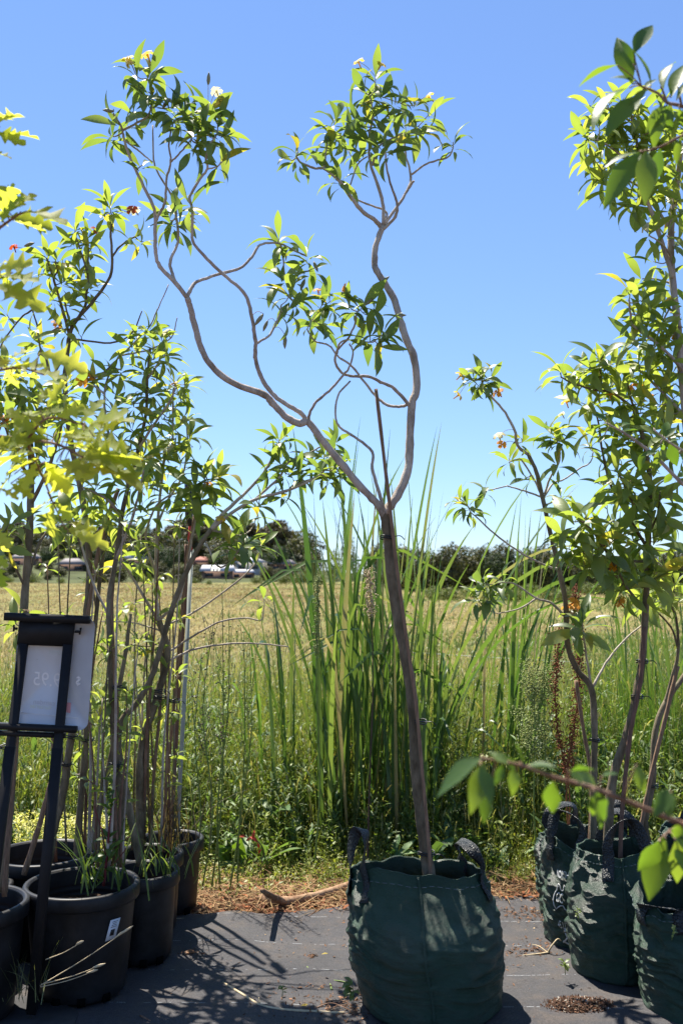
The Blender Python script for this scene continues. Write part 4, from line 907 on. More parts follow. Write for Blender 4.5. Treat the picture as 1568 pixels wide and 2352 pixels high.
# flowers and pods
def flower_mesh(seed):
    r = random.Random(seed); mb = MB(); mb.tube([(0, 0, -.9), (0, 0, -.3), (0, 0, .0)], [.08, .10, .16], 6, True)
    for k in range(5):
        a = k * 1.2566 + r.uniform(-.15, .15); c, s = math.cos(a), math.sin(a); b = r.uniform(.0, .5)
        V = [(c * .1 - s * .06, s * .1 + c * .06, 0), (c * .1 + s * .06, s * .1 - c * .06, 0), (c * .5 - s * .32, s * .5 + c * .32, .18 - b * .1), (c * .5 + s * .32, s * .5 - c * .32, .14 - b * .1), (c * .80 - s * .26, s * .80 + c * .26, .02 - b * .6), (c * .80 + s * .26, s * .80 - c * .26, -.02 - b * .6)]
        mb.add(V, [(0, 1, 3, 2), (2, 3, 5, 4)])
    return mb.mesh('flower', True)
FLM = {}
for k in PET:
    FLM[k] = []
    for s in range(2):
        me = flower_mesh(s); me.materials.append(PET[k]); FLM[k].append(me)
mb = MB(); mb.tube([(0, 0, 0), (0, 0, .12), (0, 0, .35), (.02, 0, .65), (0, 0, .9), (0, 0, 1)], [.02, .09, .15, .14, .06, .01], 7); PODM = mb.mesh('seed_pod', True); PODM.materials.append(M['pod'])

# ------------------------------------------------------------------ trees traced as branch paths (picture units), with depth along each path
class Tree:
    def __init__(s, name, label, d, base, bark='bark', seed=1, cat='tree', group=None, leaf='leaf', L=.105, dens=1.0):
        s.d = d; s.r = random.Random(seed); b = at(base[0], base[1], d); s.t = thing(name, (b.x, b.y, max(0, b.z - .1)), label, cat, group)
        s.sk = []; s.br = []; s.bark = bark; s.dens = dens; s.leaves = []; s.me = FR[leaf]; s.L = L
    def near(s, vx, vy, below=False):
        best = None
        for (px, py, P, r, bi) in s.sk:
            if below and py < vy - 14: continue
            q = (px - vx) ** 2 + (py - vy) ** 2
            if best is None or q < best[0]: best = (q, px, py, P, r, bi)
        return best
    def branch(s, pts, r0, r1, dd=0.0, d=None, name='branch', sides=8, bark=None, per=5, dpow=1.0):
        n = len(pts)
        if d is None:
            q = s.near(*pts[0]); d0 = q[3].y if q else s.d
        else: d0 = d
        P = [at(vx, vy, d0 + dd * (i / (n - 1)) ** dpow) for i, (vx, vy) in enumerate(pts)]
        W = smooth_path(P, per); m = len(W); rad = np.linspace(r0, r1, m) * d0 / F
        wob = .0012 if name == 'branch' else .0008
        for i in range(1, m - 1): W[i] = W[i] + Vector((s.r.uniform(-wob, wob), s.r.uniform(-wob, wob), s.r.uniform(-wob, wob)))
        rad = rad * np.array([1 + s.r.uniform(-.07, .09) for _ in range(m)])
        mb = MB(); mb.tube(W, rad, sides, True, .04); s.br.append((name, mb, bark or s.bark))
        for p, r in zip(W, rad):
            a, b = proj(p); s.sk.append((a, b, p, r, len(s.br) - 1))
    def tuft(s, vx, vy, n=10, L=None, dd=None, spread=1.0, axis=None, flop=.28):
        q = s.near(vx, vy, True) or s.near(vx, vy)
        dist = math.sqrt(q[0]) / F * s.d
        dep = q[3].y + (s.r.uniform(-.8, .8) * max(.03, dist) if dd is None else dd)
        C = at(vx, vy, dep); A = q[3]; L = (L or s.L)
        ax = (C - A)
        if dist > .015:
            mid = A.lerp(C, .5) + Vector((s.r.uniform(-.15, .15), s.r.uniform(-.15, .15), -.12)) * dist
            W = smooth_path([A, mid, C], 5); r0 = min(q[4] * .8, .0026 + dist * .008); s.br[q[5]][1].tube(W, np.linspace(r0, .0017, len(W)), 6)
            for p in W: a, b = proj(p); s.sk.append((a, b, p, .002, q[5]))
            ax = C - mid
        ax = ax.normalized() * .8 + Vector((0, 0, .75)) + Vector((s.r.uniform(-.3, .3), s.r.uniform(-.3, .3), 0))
        if axis: ax = Vector(axis)
        rosette(C, ax, max(4, int(round(n * s.dens))), L, s.r, s.me, s.leaves, spread, flop)
    def tufts(s, lst, n=10, **k):
        for q in lst: s.tuft(q[0], q[1], q[2] if len(q) > 2 else n, **k)
    def stems(s, n, x0, x1, ytop, ybase, d, L=.075):
        """thin side stems with small leaves"""
        for k in range(n):
            a = s.r.uniform(x0, x1); yt = s.r.uniform(*ytop); lean = s.r.uniform(-45, 55); b_ = ybase + s.r.uniform(-30, 10)
            pts = [(a, b_), (a + lean * .25 + s.r.uniform(-8, 8), b_ + (yt - b_) * .35), (a + lean * .6 + s.r.uniform(-10, 10), b_ + (yt - b_) * .7), (a + lean, yt)]
            s.branch(pts, s.r.uniform(2.2, 4.2), 1.3, s.r.uniform(-.15, .15), d=d + s.r.uniform(-.06, .06), bark=s.r.choice(['bark', 'bark_dark', 'twig_red']))
            q = pts[2]; e = pts[3]
            s.tuft(e[0], e[1], s.r.randint(5, 8), L=L, dd=0)
            if s.r.random() < .7: s.tuft(q[0] + s.r.uniform(-22, 22), q[1] - s.r.uniform(10, 40), s.r.randint(4, 7), L=L)
            if s.r.random() < .6: s.tuft(pts[1][0] + s.r.uniform(-22, 22), pts[1][1] - s.r.uniform(10, 60), s.r.randint(4, 6), L=L * .9)
    def flowers(s, lst, size=.052):
        for vx, vy, c in lst:
            q = s.near(vx, vy); C = at(vx, vy, q[3].y + s.r.uniform(-.03, .03)); A = q[3]
            sd = (A - C); 
            if sd.length < .14:
                s.br[q[5]][1].tube(smooth_path([A, A.lerp(C, .5) + Vector((0, 0, .01)), C], 3), .0011, 5)
            o = bpy.data.objects.new('flower', FLM[c][s.r.randrange(2)]); COL.objects.link(o); o.parent = s.t
            dv = Vector((s.r.uniform(-.8, .8), s.r.uniform(-.7, .3), s.r.uniform(.2, 1))).normalized(); z = size * .55 * s.r.uniform(.85, 1.2)
            o.matrix_basis = Matrix.Translation(C - s.t.location) @ dv.to_track_quat('Z', 'X').to_matrix().to_4x4() @ Matrix.Diagonal((z, z, z, 1))
    def pods(s, lst):
        for vx, vy, ang in lst:
            q = s.near(vx, vy); C = at(vx, vy, q[3].y - .01); l = s.r.uniform(.04, .055)
            dv = Vector((math.cos(ang), s.r.uniform(-.3, .3), math.sin(ang))).normalized()
            s.br[q[5]][1].tube(smooth_path([q[3], q[3].lerp(C, .5) + Vector((0, 0, .012)), C], 3), .0011, 5)
            o = bpy.data.objects.new('seed_pod', PODM); COL.objects.link(o); o.parent = s.t
            o.matrix_basis = Matrix.Translation(C - s.t.location) @ dv.to_track_quat('Z', 'X').to_matrix().to_4x4() @ Matrix.Diagonal((l, l, l, 1))
    def ties(s, lst):
        for vx, vy, w in lst:
            q = s.near(vx, vy); C = Vector(at(vx, vy, q[3].y)); r = w / F * s.d; mb = MB()
            for k in range(2):
                pts = [C + Vector((math.cos(a) * r, math.sin(a) * r * .9, .004 * k * 2 - .004 + .003 * math.sin(a * 2))) for a in np.linspace(0, 2 * math.pi, 17)]
                mb.tube(pts, .0024, 6)
            mb.tube(smooth_path([C + Vector((r * .6, -r * .7, 0)), C + Vector((r * 1.6, -r * 1.2, .004)), C + Vector((r * 2.2, -r * 1.2, -.01))], 4), .0018, 5)
            mb.build('tie', M['tie'], s.t, True)
    def done(s, cap=300):
        for nm, mb, bk in s.br: mb.build(nm, M[bk], s.t, True)
        put_leaves(s.t, s.leaves, cap)

def stake(pts, d, dd, r, label, mat='stake', sides=6):
    P = [at(vx, vy, d + dd * i / max(1, len(pts) - 1)) for i, (vx, vy) in enumerate(pts)]
    b = P[0]; mb = MB(); W = smooth_path(P, 6); mb.tube(W, [r * (1 + .08 * math.sin(i * 1.9)) for i in range(len(W))], sides, True, .05)
    o = mb.build('stake', M[mat]); return tag(o, label, 'stake', 'stakes supporting the trees')
# ------------------------------------------------------------------ the staked tree in the middle bag
GR = 'young flowering trees in the nursery rows'
t = Tree('frangipani_tree', 'forked young tree with bare curving limbs in the middle bag', 3.63, (990, 2080), seed=5, group=GR, L=.112, dens=.85)
t.branch([(992, 2090), (985, 2010), (970, 1900), (957, 1780), (950, 1650), (940, 1560), (915, 1430), (897, 1310), (890, 1230), (882, 1176)], 15, 10.5, 0, d=3.63, name='trunk', sides=12, bark='bark_mid')
b = t.branch
b([(884, 1190), (868, 1160), (830, 1120), (780, 1060), (735, 1005), (706, 968), (690, 972), (660, 960), (625, 925), (605, 906), (540, 882), (495, 850), (467, 812), (448, 750), (437, 706), (430, 683)], 9.5, 6.5, -.18)
b([(430, 683), (403, 649), (367, 611), (358, 580), (356, 536), (354, 479), (330, 427), (306, 378), (287, 326), (281, 299), (272, 277), (260, 259)], 5.6, 2.0, -.12)
b([(281, 299), (315, 281), (342, 262), (350, 214), (339, 180)], 3.0, 1.8, .05)
b([(289, 323), (321, 348), (351, 372)], 2.2, 1.6, .04)
b([(403, 649), (394, 622), (391, 597), (409, 555), (405, 500), (397, 454), (366, 402), (353, 366), (351, 287)], 4.2, 1.8, .14)
b([(356, 510), (366, 491), (379, 463), (383, 409), (392, 369), (388, 326), (397, 281)], 3.8, 1.7, -.05)
b([(391, 372), (408, 356), (424, 338), (440, 318)], 2.4, 1.6, -.06)
b([(430, 683), (440, 660), (456, 645), (507, 628), (549, 616), (578, 590), (593, 565), (616, 557), (644, 559), (675, 575), (705, 588)], 4.6, 2.0, .2)
b([(644, 559), (650, 590), (654, 640)], 2.2, 1.6, .05)
b([(706, 968), (690, 948), (671, 936), (637, 915), (610, 885), (591, 843), (586, 814), (587, 788), (582, 750), (574, 708), (559, 670), (511, 628), (468, 586), (443, 552), (442, 514), (441, 479), (436, 451), (458, 412), (476, 387), (473, 366), (480, 330)], 6.0, 2.2, -.30)
b([(476, 388), (500, 381), (510, 370)], 2.0, 1.4, 0)
b([(587, 790), (620, 767), (641, 725), (646, 700)], 3.2, 1.8, .06)
b([(709, 968), (711, 949), (726, 923), (755, 898), (789, 860), (802, 843), (810, 809), (802, 788)], 3.6, 1.8, -.14)
b([(882, 1180), (897, 1160), (916, 1130), (935, 1084), (941, 1020), (945, 930), (956, 894), (951, 826), (932, 776), (916, 725), (903, 683), (869, 628), (860, 607), (863, 565), (878, 519)], 10.5, 7.0, .18)
b([(876, 522), (860, 504), (832, 485), (805, 451), (778, 413), (744, 386), (724, 386), (693, 374), (680, 360)], 5.6, 2.0, -.15)
b([(744, 386), (749, 345), (755, 310)], 2.6, 1.6, .05)
b([(880, 515), (880, 475), (867, 423), (850, 373), (848, 311), (856, 264), (850, 220)], 4.6, 1.8, .02)
b([(855, 380), (867, 339), (895, 320), (924, 305)], 2.6, 1.6, -.08)
b([(878, 520), (914, 471), (938, 430), (943, 400), (931, 352), (928, 305)], 4.2, 1.8, .14)
b([(938, 432), (944, 422), (950, 415)], 3.4, 2.6, -.02)
b([(943, 401), (979, 376), (1006, 367), (1030, 359), (1040, 340)], 2.6, 1.7, -.05)
b([(879, 526), (904, 502), (912, 478), (907, 451), (894, 413), (887, 379), (885, 350)], 4.2, 1.8, -.1)
b([(881, 512), (887, 486), (843, 468), (800, 445), (805, 420), (822, 376), (843, 359)], 2.8, 1.6, .1)
b([(945, 938), (907, 894), (874, 877), (846, 864), (810, 864), (785, 856), (770, 831), (774, 805), (797, 780), (814, 746), (820, 715)], 4.2, 1.9, -.22)
b([(944, 926), (916, 934), (886, 928), (861, 907), (831, 869), (806, 839), (776, 818), (755, 793), (722, 782), (705, 755)], 3.8, 1.8, .16)
b([(774, 812), (779, 790), (800, 780), (850, 786), (870, 775)], 2.4, 1.5, -.1)
b([(880, 1168), (869, 1126), (854, 1075), (854, 1037), (814, 1003), (774, 972), (775, 910), (804, 875)], 4.4, 2.0, .12)
t.tufts([(312, 172), (345, 165, 12), (340, 210), (305, 255, 8), (268, 285, 10), (252, 310, 8), (360, 245), (395, 245, 9), (425, 265, 11), (452, 255), (478, 255, 12), (500, 280, 11), (470, 300, 12), (512, 310, 9), (440, 295), (326, 378, 7), (500, 372, 6), (400, 240, 8), (455, 330, 8)], 10)
t.tufts([(398, 480, 11), (430, 462, 8), (385, 505, 9), (415, 510, 8)], 9)
t.tufts([(862, 175, 11), (838, 210, 11), (805, 240, 10), (772, 275, 12), (878, 222, 12), (918, 235, 11), (955, 240, 11), (985, 262, 9), (930, 285, 11), (872, 280, 12), (832, 288, 12), (790, 312, 12), (752, 300, 10), (905, 318, 10), (960, 300, 10), (985, 300, 7), (850, 330, 8), (800, 345, 7), (760, 340, 7), (880, 345, 8)], 10)
t.tufts([(684, 345, 12), (668, 368, 6), (1040, 325, 9), (778, 408, 8), (765, 400, 5)], 9)
t.tufts([(640, 545, 9), (650, 590, 9), (705, 582, 9), (648, 640, 10), (665, 672, 10), (660, 715, 6), (722, 615, 6), (740, 700, 10), (715, 735, 11), (745, 745, 8), (760, 690, 9), (800, 700, 10), (832, 705, 12), (860, 725, 10), (880, 760, 9), (850, 770, 9), (870, 795, 6), (690, 690, 8)], 9)
t.flowers([(291, 135, 'y'), (338, 124, 'y'), (497, 208, 'c'), (500, 235, 'y'), (822, 140, 'y'), (876, 146, 'y'), (983, 222, 'y'), (730, 665, 'o'), (790, 660, 'o'), (296, 140, 'c'), (506, 228, 'o')])
t.pods([(720, 600, -1.2), (700, 640, -1.9), (655, 770, -1.6), (605, 720, -2.2), (615, 735, -2.0), (870, 655, .7), (905, 725, .1), (390, 225, -2.2), (840, 700, .8), (262, 255, 2.9), (478, 195, 1.5)])
t.ties([(890, 1234, 17), (962, 1658, 17), (978, 1960, 19)])
t.done(300)
stake([(990, 2060), (985, 1950), (970, 1780), (955, 1620), (935, 1480), (912, 1310), (895, 1165), (863, 893)], 3.585, .02, .0068, 'thin brown stake tied to the tree in the middle bag', 'stake')

# ------------------------------------------------------------------ left row
# tree rising at the far left with an open crown against the sky
t = Tree('frangipani_tree', 'slender open-crowned tree rising left, with rust red flowers', 4.05, (110, 1985), bark='bark_dark', seed=21, group=GR, leaf='leaf_light', L=.108)
t.branch([(110, 1990), (125, 1900), (145, 1821), (164, 1690), (185, 1560), (200, 1400), (205, 1290), (190, 1150), (160, 1000), (149, 878), (153, 830), (158, 778)], 10, 5, .1, d=4.1, name='trunk', sides=10)
b = t.branch
b([(158, 778), (171, 741), (213, 692), (253, 635), (257, 586), (254, 534), (259, 500)], 4.6, 2.2, -.1)
b([(257, 590), (280, 561), (310, 543)], 2.6, 1.7, .05)
b([(172, 742), (195, 702), (199, 671), (204, 640), (186, 580), (174, 543)], 3.6, 2, .1)
b([(201, 655), (202, 610), (204, 570)], 2.6, 1.6, .05)
b([(160, 770), (137, 686), (122, 637), (107, 592)], 3.6, 2, -.15)
b([(122, 640), (132, 620), (126, 600)], 2.2, 1.6, -.05)
b([(154, 800), (120, 860), (104, 820), (94, 808), (85, 747), (75, 707), (91, 659)], 3.4, 1.5, .15)
b([(75, 710), (46, 732), (11, 778), (0, 800)], 2.4, 1.5, .1)
b([(165, 760), (150, 700), (148, 680)], 2.4, 1.6, 0)
b([(170, 778), (253, 787), (302, 765), (326, 714)], 2.6, 1.3, -.15)
t.tufts([(252, 470, 14), (238, 490, 8), (172, 520, 12), (200, 545, 10), (108, 588, 10), (135, 600, 10), (165, 560, 9), (205, 575, 8), (312, 545, 7), (180, 620, 8), (150, 645, 11), (178, 660, 10), (210, 660, 9), (140, 690, 7), (165, 700, 7), (145, 755, 8), (185, 770, 6), (90, 790, 8), (70, 770, 6), (15, 720, 8), (105, 620, 6), (330, 555, 5)], 10)
t.flowers([(302, 480, 'r'), (220, 528, 'r'), (32, 566, 'r'), (130, 742, 'o'), (310, 482, 'c')])
t.pods([(55, 565, .2), (50, 575, .1), (118, 760, .4)])
t.ties([(164, 1692, 15), (150, 1755, 14)])
t.done(300)
stake([(104, 2010), (128, 1900), (155, 1750), (170, 1640), (200, 1420), (232, 1240), (272, 1122)], 4.12, .02, .010, 'leaning brown stake beside the slender open-crowned tree')

t = Tree('frangipani_tree', 'dark-trunked tree behind the price sign', 3.56, (0, 2040), bark='bark_dark', seed=22, group=GR, leaf='leaf_light', L=.11)
t.branch([(5, 2050), (12, 1950), (25, 1800), (38, 1650), (52, 1480), (56, 1384), (65, 1260), (70, 1155), (72, 1050), (60, 960)], 12, 7, .2, d=3.56, name='trunk', sides=10)
b = t.branch
b([(70, 1160), (110, 1080), (135, 1000), (150, 930)], 5, 2.4, -.2)
b([(60, 965), (40, 900), (20, 850)], 4, 2.2, .1)
b([(68, 1100), (30, 1030), (5, 960)], 4, 2.2, -.1)
b([(58, 1350), (90, 1250), (130, 1200), (165, 1190)], 3.4, 1.8, .15)
b([(58, 1350), (20, 1270), (5, 1225)], 3.4, 1.8, -.1)
b([(50, 1500), (40, 1470), (58, 1420)], 2.4, 1.6, -.15)
t.tufts([(15, 845, 12), (45, 870, 12), (70, 900, 11), (20, 925, 11), (60, 955, 12), (100, 920, 12), (140, 905, 11), (165, 890, 9), (0, 900, 10), (30, 1000, 12), (90, 985, 12), (135, 960, 10), (175, 950, 10), (15, 960, 11), (60, 1030, 9), (110, 1050, 8), (20, 1205, 11), (60, 1195, 10), (5, 1255, 9), (160, 1195, 9), (130, 1210, 6), (58, 1405, 6), (35, 1432, 5)], 10)
t.flowers([(18, 958, 'o'), (10, 966, 'o'), (188, 875, 'o')]); t.ties([(38, 1655, 16), (8, 1715, 16)]); t.done(300)
stake([(10, 2060), (20, 1900), (32, 1760), (44, 1600), (60, 1400)], 3.50, .1, .010, 'stake bound to the dark trunk behind the price sign')
stake([(55, 2010), (95, 1880), (120, 1790)], 3.86, .02, .012, 'short pale stake leaning in the back row pots')

t = Tree('frangipani_tree', 'bushy tree with pale trunk at the heart of the left row', 3.98, (278, 1985), bark='bark', seed=23, group=GR, leaf='leaf_light', L=.098)
t.branch([(278, 1990), (277, 1903), (280, 1821), (268, 1771), (262, 1689), (256, 1600), (252, 1480), (250, 1378), (266, 1286), (279, 1187), (295, 1115), (318, 1030), (335, 950), (338, 870), (345, 800)], 9, 3, .15, d=3.80, name='trunk', sides=10, bark='bark_mid')
b = t.branch
b([(295, 1115), (270, 1050), (245, 980), (240, 900), (250, 862)], 4, 2, .15)
b([(318, 1030), (350, 980), (385, 930), (405, 890)], 3.6, 2, -.12)
b([(180, 878), (228, 863), (277, 817), (338, 756), (359, 717), (387, 653)], 2.6, 1.2, .1)
b([(279, 816), (344, 802), (393, 775), (407, 729)], 2.2, 1.2, -.08)
b([(240, 905), (215, 885), (180, 878)], 3, 2.4, 0)
b([(280, 1187), (250, 1150), (215, 1130), (190, 1120)], 3.6, 2, -.1)
b([(266, 1286), (300, 1200), (320, 1130), (330, 1080)], 4, 2, -.15)
b([(252, 1420), (210, 1330), (190, 1260), (180, 1210)], 3.4, 1.8, .1)
b([(338, 870), (365, 830), (380, 790)], 2.8, 1.8, .05)
t.tufts([(312, 768, 12), (345, 758, 12), (372, 780, 11), (298, 795, 11), (352, 825, 12), (385, 815, 10), (280, 850, 10), (330, 850, 11), (218, 872, 11), (252, 858, 11), (360, 900, 11), (330, 900, 11), (300, 925, 11), (262, 935, 11), (385, 960, 10), (345, 970, 11), (300, 985, 11), (250, 990, 10), (285, 1045, 11), (330, 1050, 11), (220, 1120, 10), (190, 1110, 9), (290, 1120, 10), (325, 1110, 10), (240, 1160, 9), (330, 1170, 8), (270, 1200, 7), (185, 1205, 7)], 10)
t.flowers([(383, 763, 'c'), (195, 870, 'o'), (210, 865, 'o')]); t.ties([(264, 1756, 13), (270, 1580, 12)]); t.stems(7, 210, 300, (1180, 1650), 1990, 3.78); t.done(300)
stake([(262, 1990), (268, 1700), (262, 1550), (256, 1400), (262, 1300)], 3.82, .08, .009, 'brown stake along the pale trunk at the heart of the left row')

t = Tree('frangipani_tree', 'leaning pale-limbed tree reaching right over the dry field', 4.2, (320, 1975), bark='bark', seed=24, group=GR, leaf='leaf', L=.098)
t.branch([(322, 1990), (305, 1900), (286, 1800), (272, 1720), (279, 1657), (315, 1614), (348, 1555), (374, 1470), (400, 1384), (430, 1310), (459, 1253), (485, 1215)], 8, 5.5, .1, d=4.05, name='trunk', sides=10, bark='bark_mid')
b = t.branch
b([(485, 1215), (511, 1181), (557, 1138), (604, 1088), (625, 1050), (637, 1020)], 5, 2, .0)
b([(485, 1217), (530, 1180), (587, 1147), (662, 1126), (726, 1096), (745, 1080)], 4.6, 2, -.15)
b([(587, 1146), (640, 1098), (662, 1062), (700, 1045), (730, 1029), (765, 1010)], 3, 1.6, .1)
b([(485, 1218), (520, 1225), (555, 1230), (575, 1218)], 2.8, 1.6, .1)
b([(470, 1240), (500, 1300), (530, 1290), (550, 1260)], 2.4, 1.6, -.1)
b([(662, 1126), (690, 1108), (715, 1100)], 2, 1.4, 0)
t.tufts([(640, 1010, 11), (655, 1000, 8), (640, 1062, 10), (620, 1075, 7), (665, 1090, 9), (690, 1085, 8), (720, 1060, 9), (748, 1045, 11), (772, 1015, 11), (770, 1075, 9), (760, 1100, 9), (735, 1080, 8), (600, 1160, 9), (592, 1180, 5), (655, 1130, 6), (780, 1085, 7)], 9)
t.tufts([(545, 1225, 14), (568, 1245, 11), (530, 1255, 8)], 12, L=.14)
t.flowers([(507, 1190, 'y'), (548, 1280, 'o')]); t.ties([(366, 1588, 12)]); t.done(300)

t = Tree('frangipani_tree', 'many-stemmed tree in the farthest left pot', 4.4, (360, 1960), bark='bark', seed=25, group=GR, leaf='leaf_light', L=.108)
t.branch([(325, 1985), (322, 1929), (321, 1804), (328, 1706), (364, 1591), (384, 1509), (380, 1469), (364, 1427)], 10, 7, .0, d=4.34, name='trunk', sides=10, bark='bark_mid')
b = t.branch
b([(364, 1427), (360, 1380), (357, 1319), (362, 1204), (377, 1056), (395, 1023), (397, 912), (400, 890)], 4.6, 2, .05)
b([(364, 1427), (330, 1370), (300, 1320), (272, 1276), (255, 1240)], 3.6, 1.8, -.15)
b([(364, 1427), (390, 1400), (410, 1380), (430, 1300), (440, 1240), (452, 1180), (470, 1110)], 4, 2, -.1)
b([(370, 1440), (420, 1420), (470, 1390), (540, 1340), (590, 1290), (600, 1250)], 2.8, 1.4, .1)
b([(372, 1450), (340, 1440), (300, 1430), (230, 1428)], 2.4, 1.3, .1)
b([(384, 1500), (430, 1470), (500, 1430), (560, 1420), (600, 1424), (605, 1400)], 2.6, 1.3, -.05)
b([(384, 1520), (450, 1490), (540, 1478), (610, 1480), (662, 1486)], 2.8, 1.2, .1)
b([(362, 1204), (385, 1150), (420, 1090), (430, 1020), (428, 960)], 3, 1.7, .1)
b([(357, 1319), (335, 1240), (345, 1190), (370, 1150), (420, 1125), (440, 1110)], 3, 1.7, -.15)
t.tufts([(402, 880, 12), (430, 880, 10), (418, 905, 8), (400, 930, 9), (432, 960, 10), (438, 1000, 11), (412, 1020, 10), (380, 1010, 10), (372, 1060, 10), (410, 1060, 9), (352, 1100, 9), (385, 1130, 9), (300, 1290, 6), (272, 1275, 7), (255, 1245, 6), (600, 1250, 6), (605, 1370, 6), (340, 1180, 8)], 10)
t.tufts([(470, 1090, 13), (488, 1105, 9), (448, 1120, 10), (440, 1150, 8), (500, 1085, 8), (330, 1060, 12), (350, 1050, 9), (455, 1165, 9)], 11, L=.135)
t.tufts([(270, 1420, 7), (290, 1395, 7), (300, 1480, 6)], 7, L=.08)
t.flowers([(400, 880, 'o'), (385, 1030, 'w'), (320, 1050, 'o'), (325, 1130, 'y'), (478, 1110, 'o')]); t.ties([(366, 1602, 13), (400, 1610, 12)]); t.stems(12, 300, 420, (1150, 1600), 1960, 4.36); t.done(300)
stake([(372, 1960), (392, 1700), (405, 1560), (425, 1330), (448, 1180)], 4.58, .02, .009, 'long pale brown stake rising beside the black-capped post')
stake([(392, 1960), (402, 1750), (416, 1500), (424, 1400), (428, 1250)], 4.66, .02, .010, 'dark stake close behind the long pale brown stake', 'stake_red')
stake([(345, 1975), (352, 1800), (368, 1620), (372, 1500)], 4.34, 0, .008, 'short stake against the many-stemmed trunk')
t = Tree('frangipani_tree', 'dark bare-stemmed sapling crowded between the left pots', 4.3, (190, 1990), bark='bark_dark', seed=26, group=GR, leaf='leaf_light', L=.10)
t.branch([(176, 2010), (179, 1919), (190, 1800), (198, 1690), (206, 1560), (222, 1400), (238, 1260), (250, 1180)], 8, 4, .05, d=4.14, name='trunk', sides=8)
t.branch([(200, 1995), (226, 1870), (246, 1780), (259, 1716), (262, 1640), (285, 1520), (300, 1410)], 9, 4, .05, d=4.16, name='branch')
t.branch([(222, 1400), (200, 1300), (160, 1180), (150, 1130)], 3, 1.6, .1); t.branch([(206, 1560), (160, 1480), (90, 1440), (20, 1400)], 2.6, 1.3, .1)
t.branch([(238, 1260), (280, 1230), (310, 1240)], 2.6, 1.4, 0)
t.tufts([(150, 1130, 9), (160, 1150, 8), (250, 1180, 9), (235, 1190, 8), (310, 1235, 7), (205, 1170, 8)], 9); t.ties([(199, 1700, 13)]); t.stems(9, 100, 215, (1180, 1550), 1970, 4.15); t.done(300)

# ------------------------------------------------------------------ right row
t = Tree('frangipani_tree', 'thin crooked tree with sparse tufts in the printed bag', 4.2, (1360, 1925), bark='bark_pale', seed=31, group=GR, leaf='leaf', L=.098)
t.branch([(1360, 1990), (1362, 1900), (1364, 1760), (1364, 1647), (1356, 1578), (1326, 1540), (1303, 1480), (1298, 1381), (1282, 1302), (1263, 1222), (1245, 1140), (1231, 1083), (1213, 1044)], 8.5, 4.2, -.05, d=4.24, name='trunk', sides=9, bark='bark_mid')
b = t.branch
b([(1213, 1044), (1188, 1023), (1181, 987), (1153, 938), (1113, 895), (1106, 870)], 3.8, 2, -.05)
b([(1245, 1142), (1225, 1100), (1202, 1062), (1190, 1055), (1168, 1062)], 2.4, 1.4, .08)
b([(1245, 1142), (1205, 1128), (1170, 1118), (1160, 1117), (1124, 1126)], 2.2, 1.3, -.1)
b([(1247, 1145), (1270, 1110), (1295, 1101), (1330, 1076), (1355, 1062), (1362, 1037)], 2.4, 1.4, .1)
b([(1250, 1135), (1262, 1100), (1284, 1058), (1280, 1020)], 2.6, 1.6, -.08)
b([(1250, 1160), (1290, 1150), (1295, 1190), (1290, 1220)], 2, 1.3, -.05)
b([(1282, 1304), (1266, 1304), (1199, 1272), (1135, 1226), (1092, 1186)], 3, 1.6, -.1)
b([(1296, 1415), (1265, 1385), (1231, 1374), (1178, 1340), (1140, 1340)], 3.2, 1.6, -.1)
b([(1231, 1375), (1197, 1396), (1144, 1410)], 2.2, 1.4, .05)
b([(1356, 1570), (1345, 1500), (1337, 1440)], 2.8, 1.7, -.12); b([(1360, 1580), (1400, 1510), (1450, 1455), (1500, 1420)], 3, 1.6, .1)
t.tufts([(1105, 862, 13), (1085, 872, 8), (1128, 870, 9), (1110, 885, 7), (1203, 1012, 8), (1272, 1000, 13), (1258, 985, 9), (1295, 1008, 10), (1168, 1052, 10), (1205, 1098, 6), (1352, 1018, 7), (1288, 1138, 11), (1276, 1062, 8), (1072, 1158, 12), (1055, 1150, 7), (1090, 1175, 7), (1112, 1118, 6), (1108, 1338, 12), (1092, 1370, 12), (1125, 1372, 12), (1110, 1355, 8), (1150, 1330, 6)], 10)
t.tufts([(1337, 1430, 12), (1330, 1445, 7)], 10, L=.135)
t.flowers([(1058, 862, 'y'), (1053, 907, 'y'), (1143, 900, 'o'), (1145, 1000, 'c'), (1152, 1020, 'o'), (1290, 950, 'c'), (1318, 1392, 'o'), (1300, 1395, 'o'), (1308, 1455, 'o')]); t.ties([(1364, 1700, 11)]); t.done(300)
stake([(1350, 1990), (1358, 1800), (1340, 1680), (1322, 1563)], 4.27, .02, .008, 'pale pinkish stake in the printed bag')

t = Tree('frangipani_tree', 'leafy tree with dark straight trunk in the looped-handle bag', 3.95, (1395, 1960), bark='bark_dark', seed=32, group=GR, leaf='leaf_light', L=.118, dens=.85)
t.branch([(1394, 2010), (1398, 1874), (1409, 1779), (1440, 1684), (1462, 1590), (1474, 1514), (1481, 1419), (1486, 1300), (1490, 1200), (1492, 1110), (1480, 1020), (1455, 938)], 11, 4.5, .0, d=3.95, name='trunk', sides=10)
b = t.branch
b([(1455, 938), (1405, 902), (1366, 895), (1320, 882), (1288, 866)], 3.6, 1.8, -.1)
b([(1380, 898), (1377, 838), (1385, 815)], 2.8, 1.8, -.05)
b([(1455, 940), (1440, 880), (1425, 830)], 3, 1.8, .12)
b([(1484, 1290), (1425, 1290), (1406, 1305), (1375, 1302), (1340, 1270)], 3.4, 1.8, -.12)
b([(1487, 1260), (1451, 1201), (1405, 1122), (1384, 1044), (1373, 966), (1360, 930)], 4, 1.8, .1)
b([(1490, 1200), (1450, 1150), (1420, 1085)], 3, 1.8, -.15)
b([(1488, 1230), (1510, 1180), (1515, 1130)], 3, 1.8, -.1)
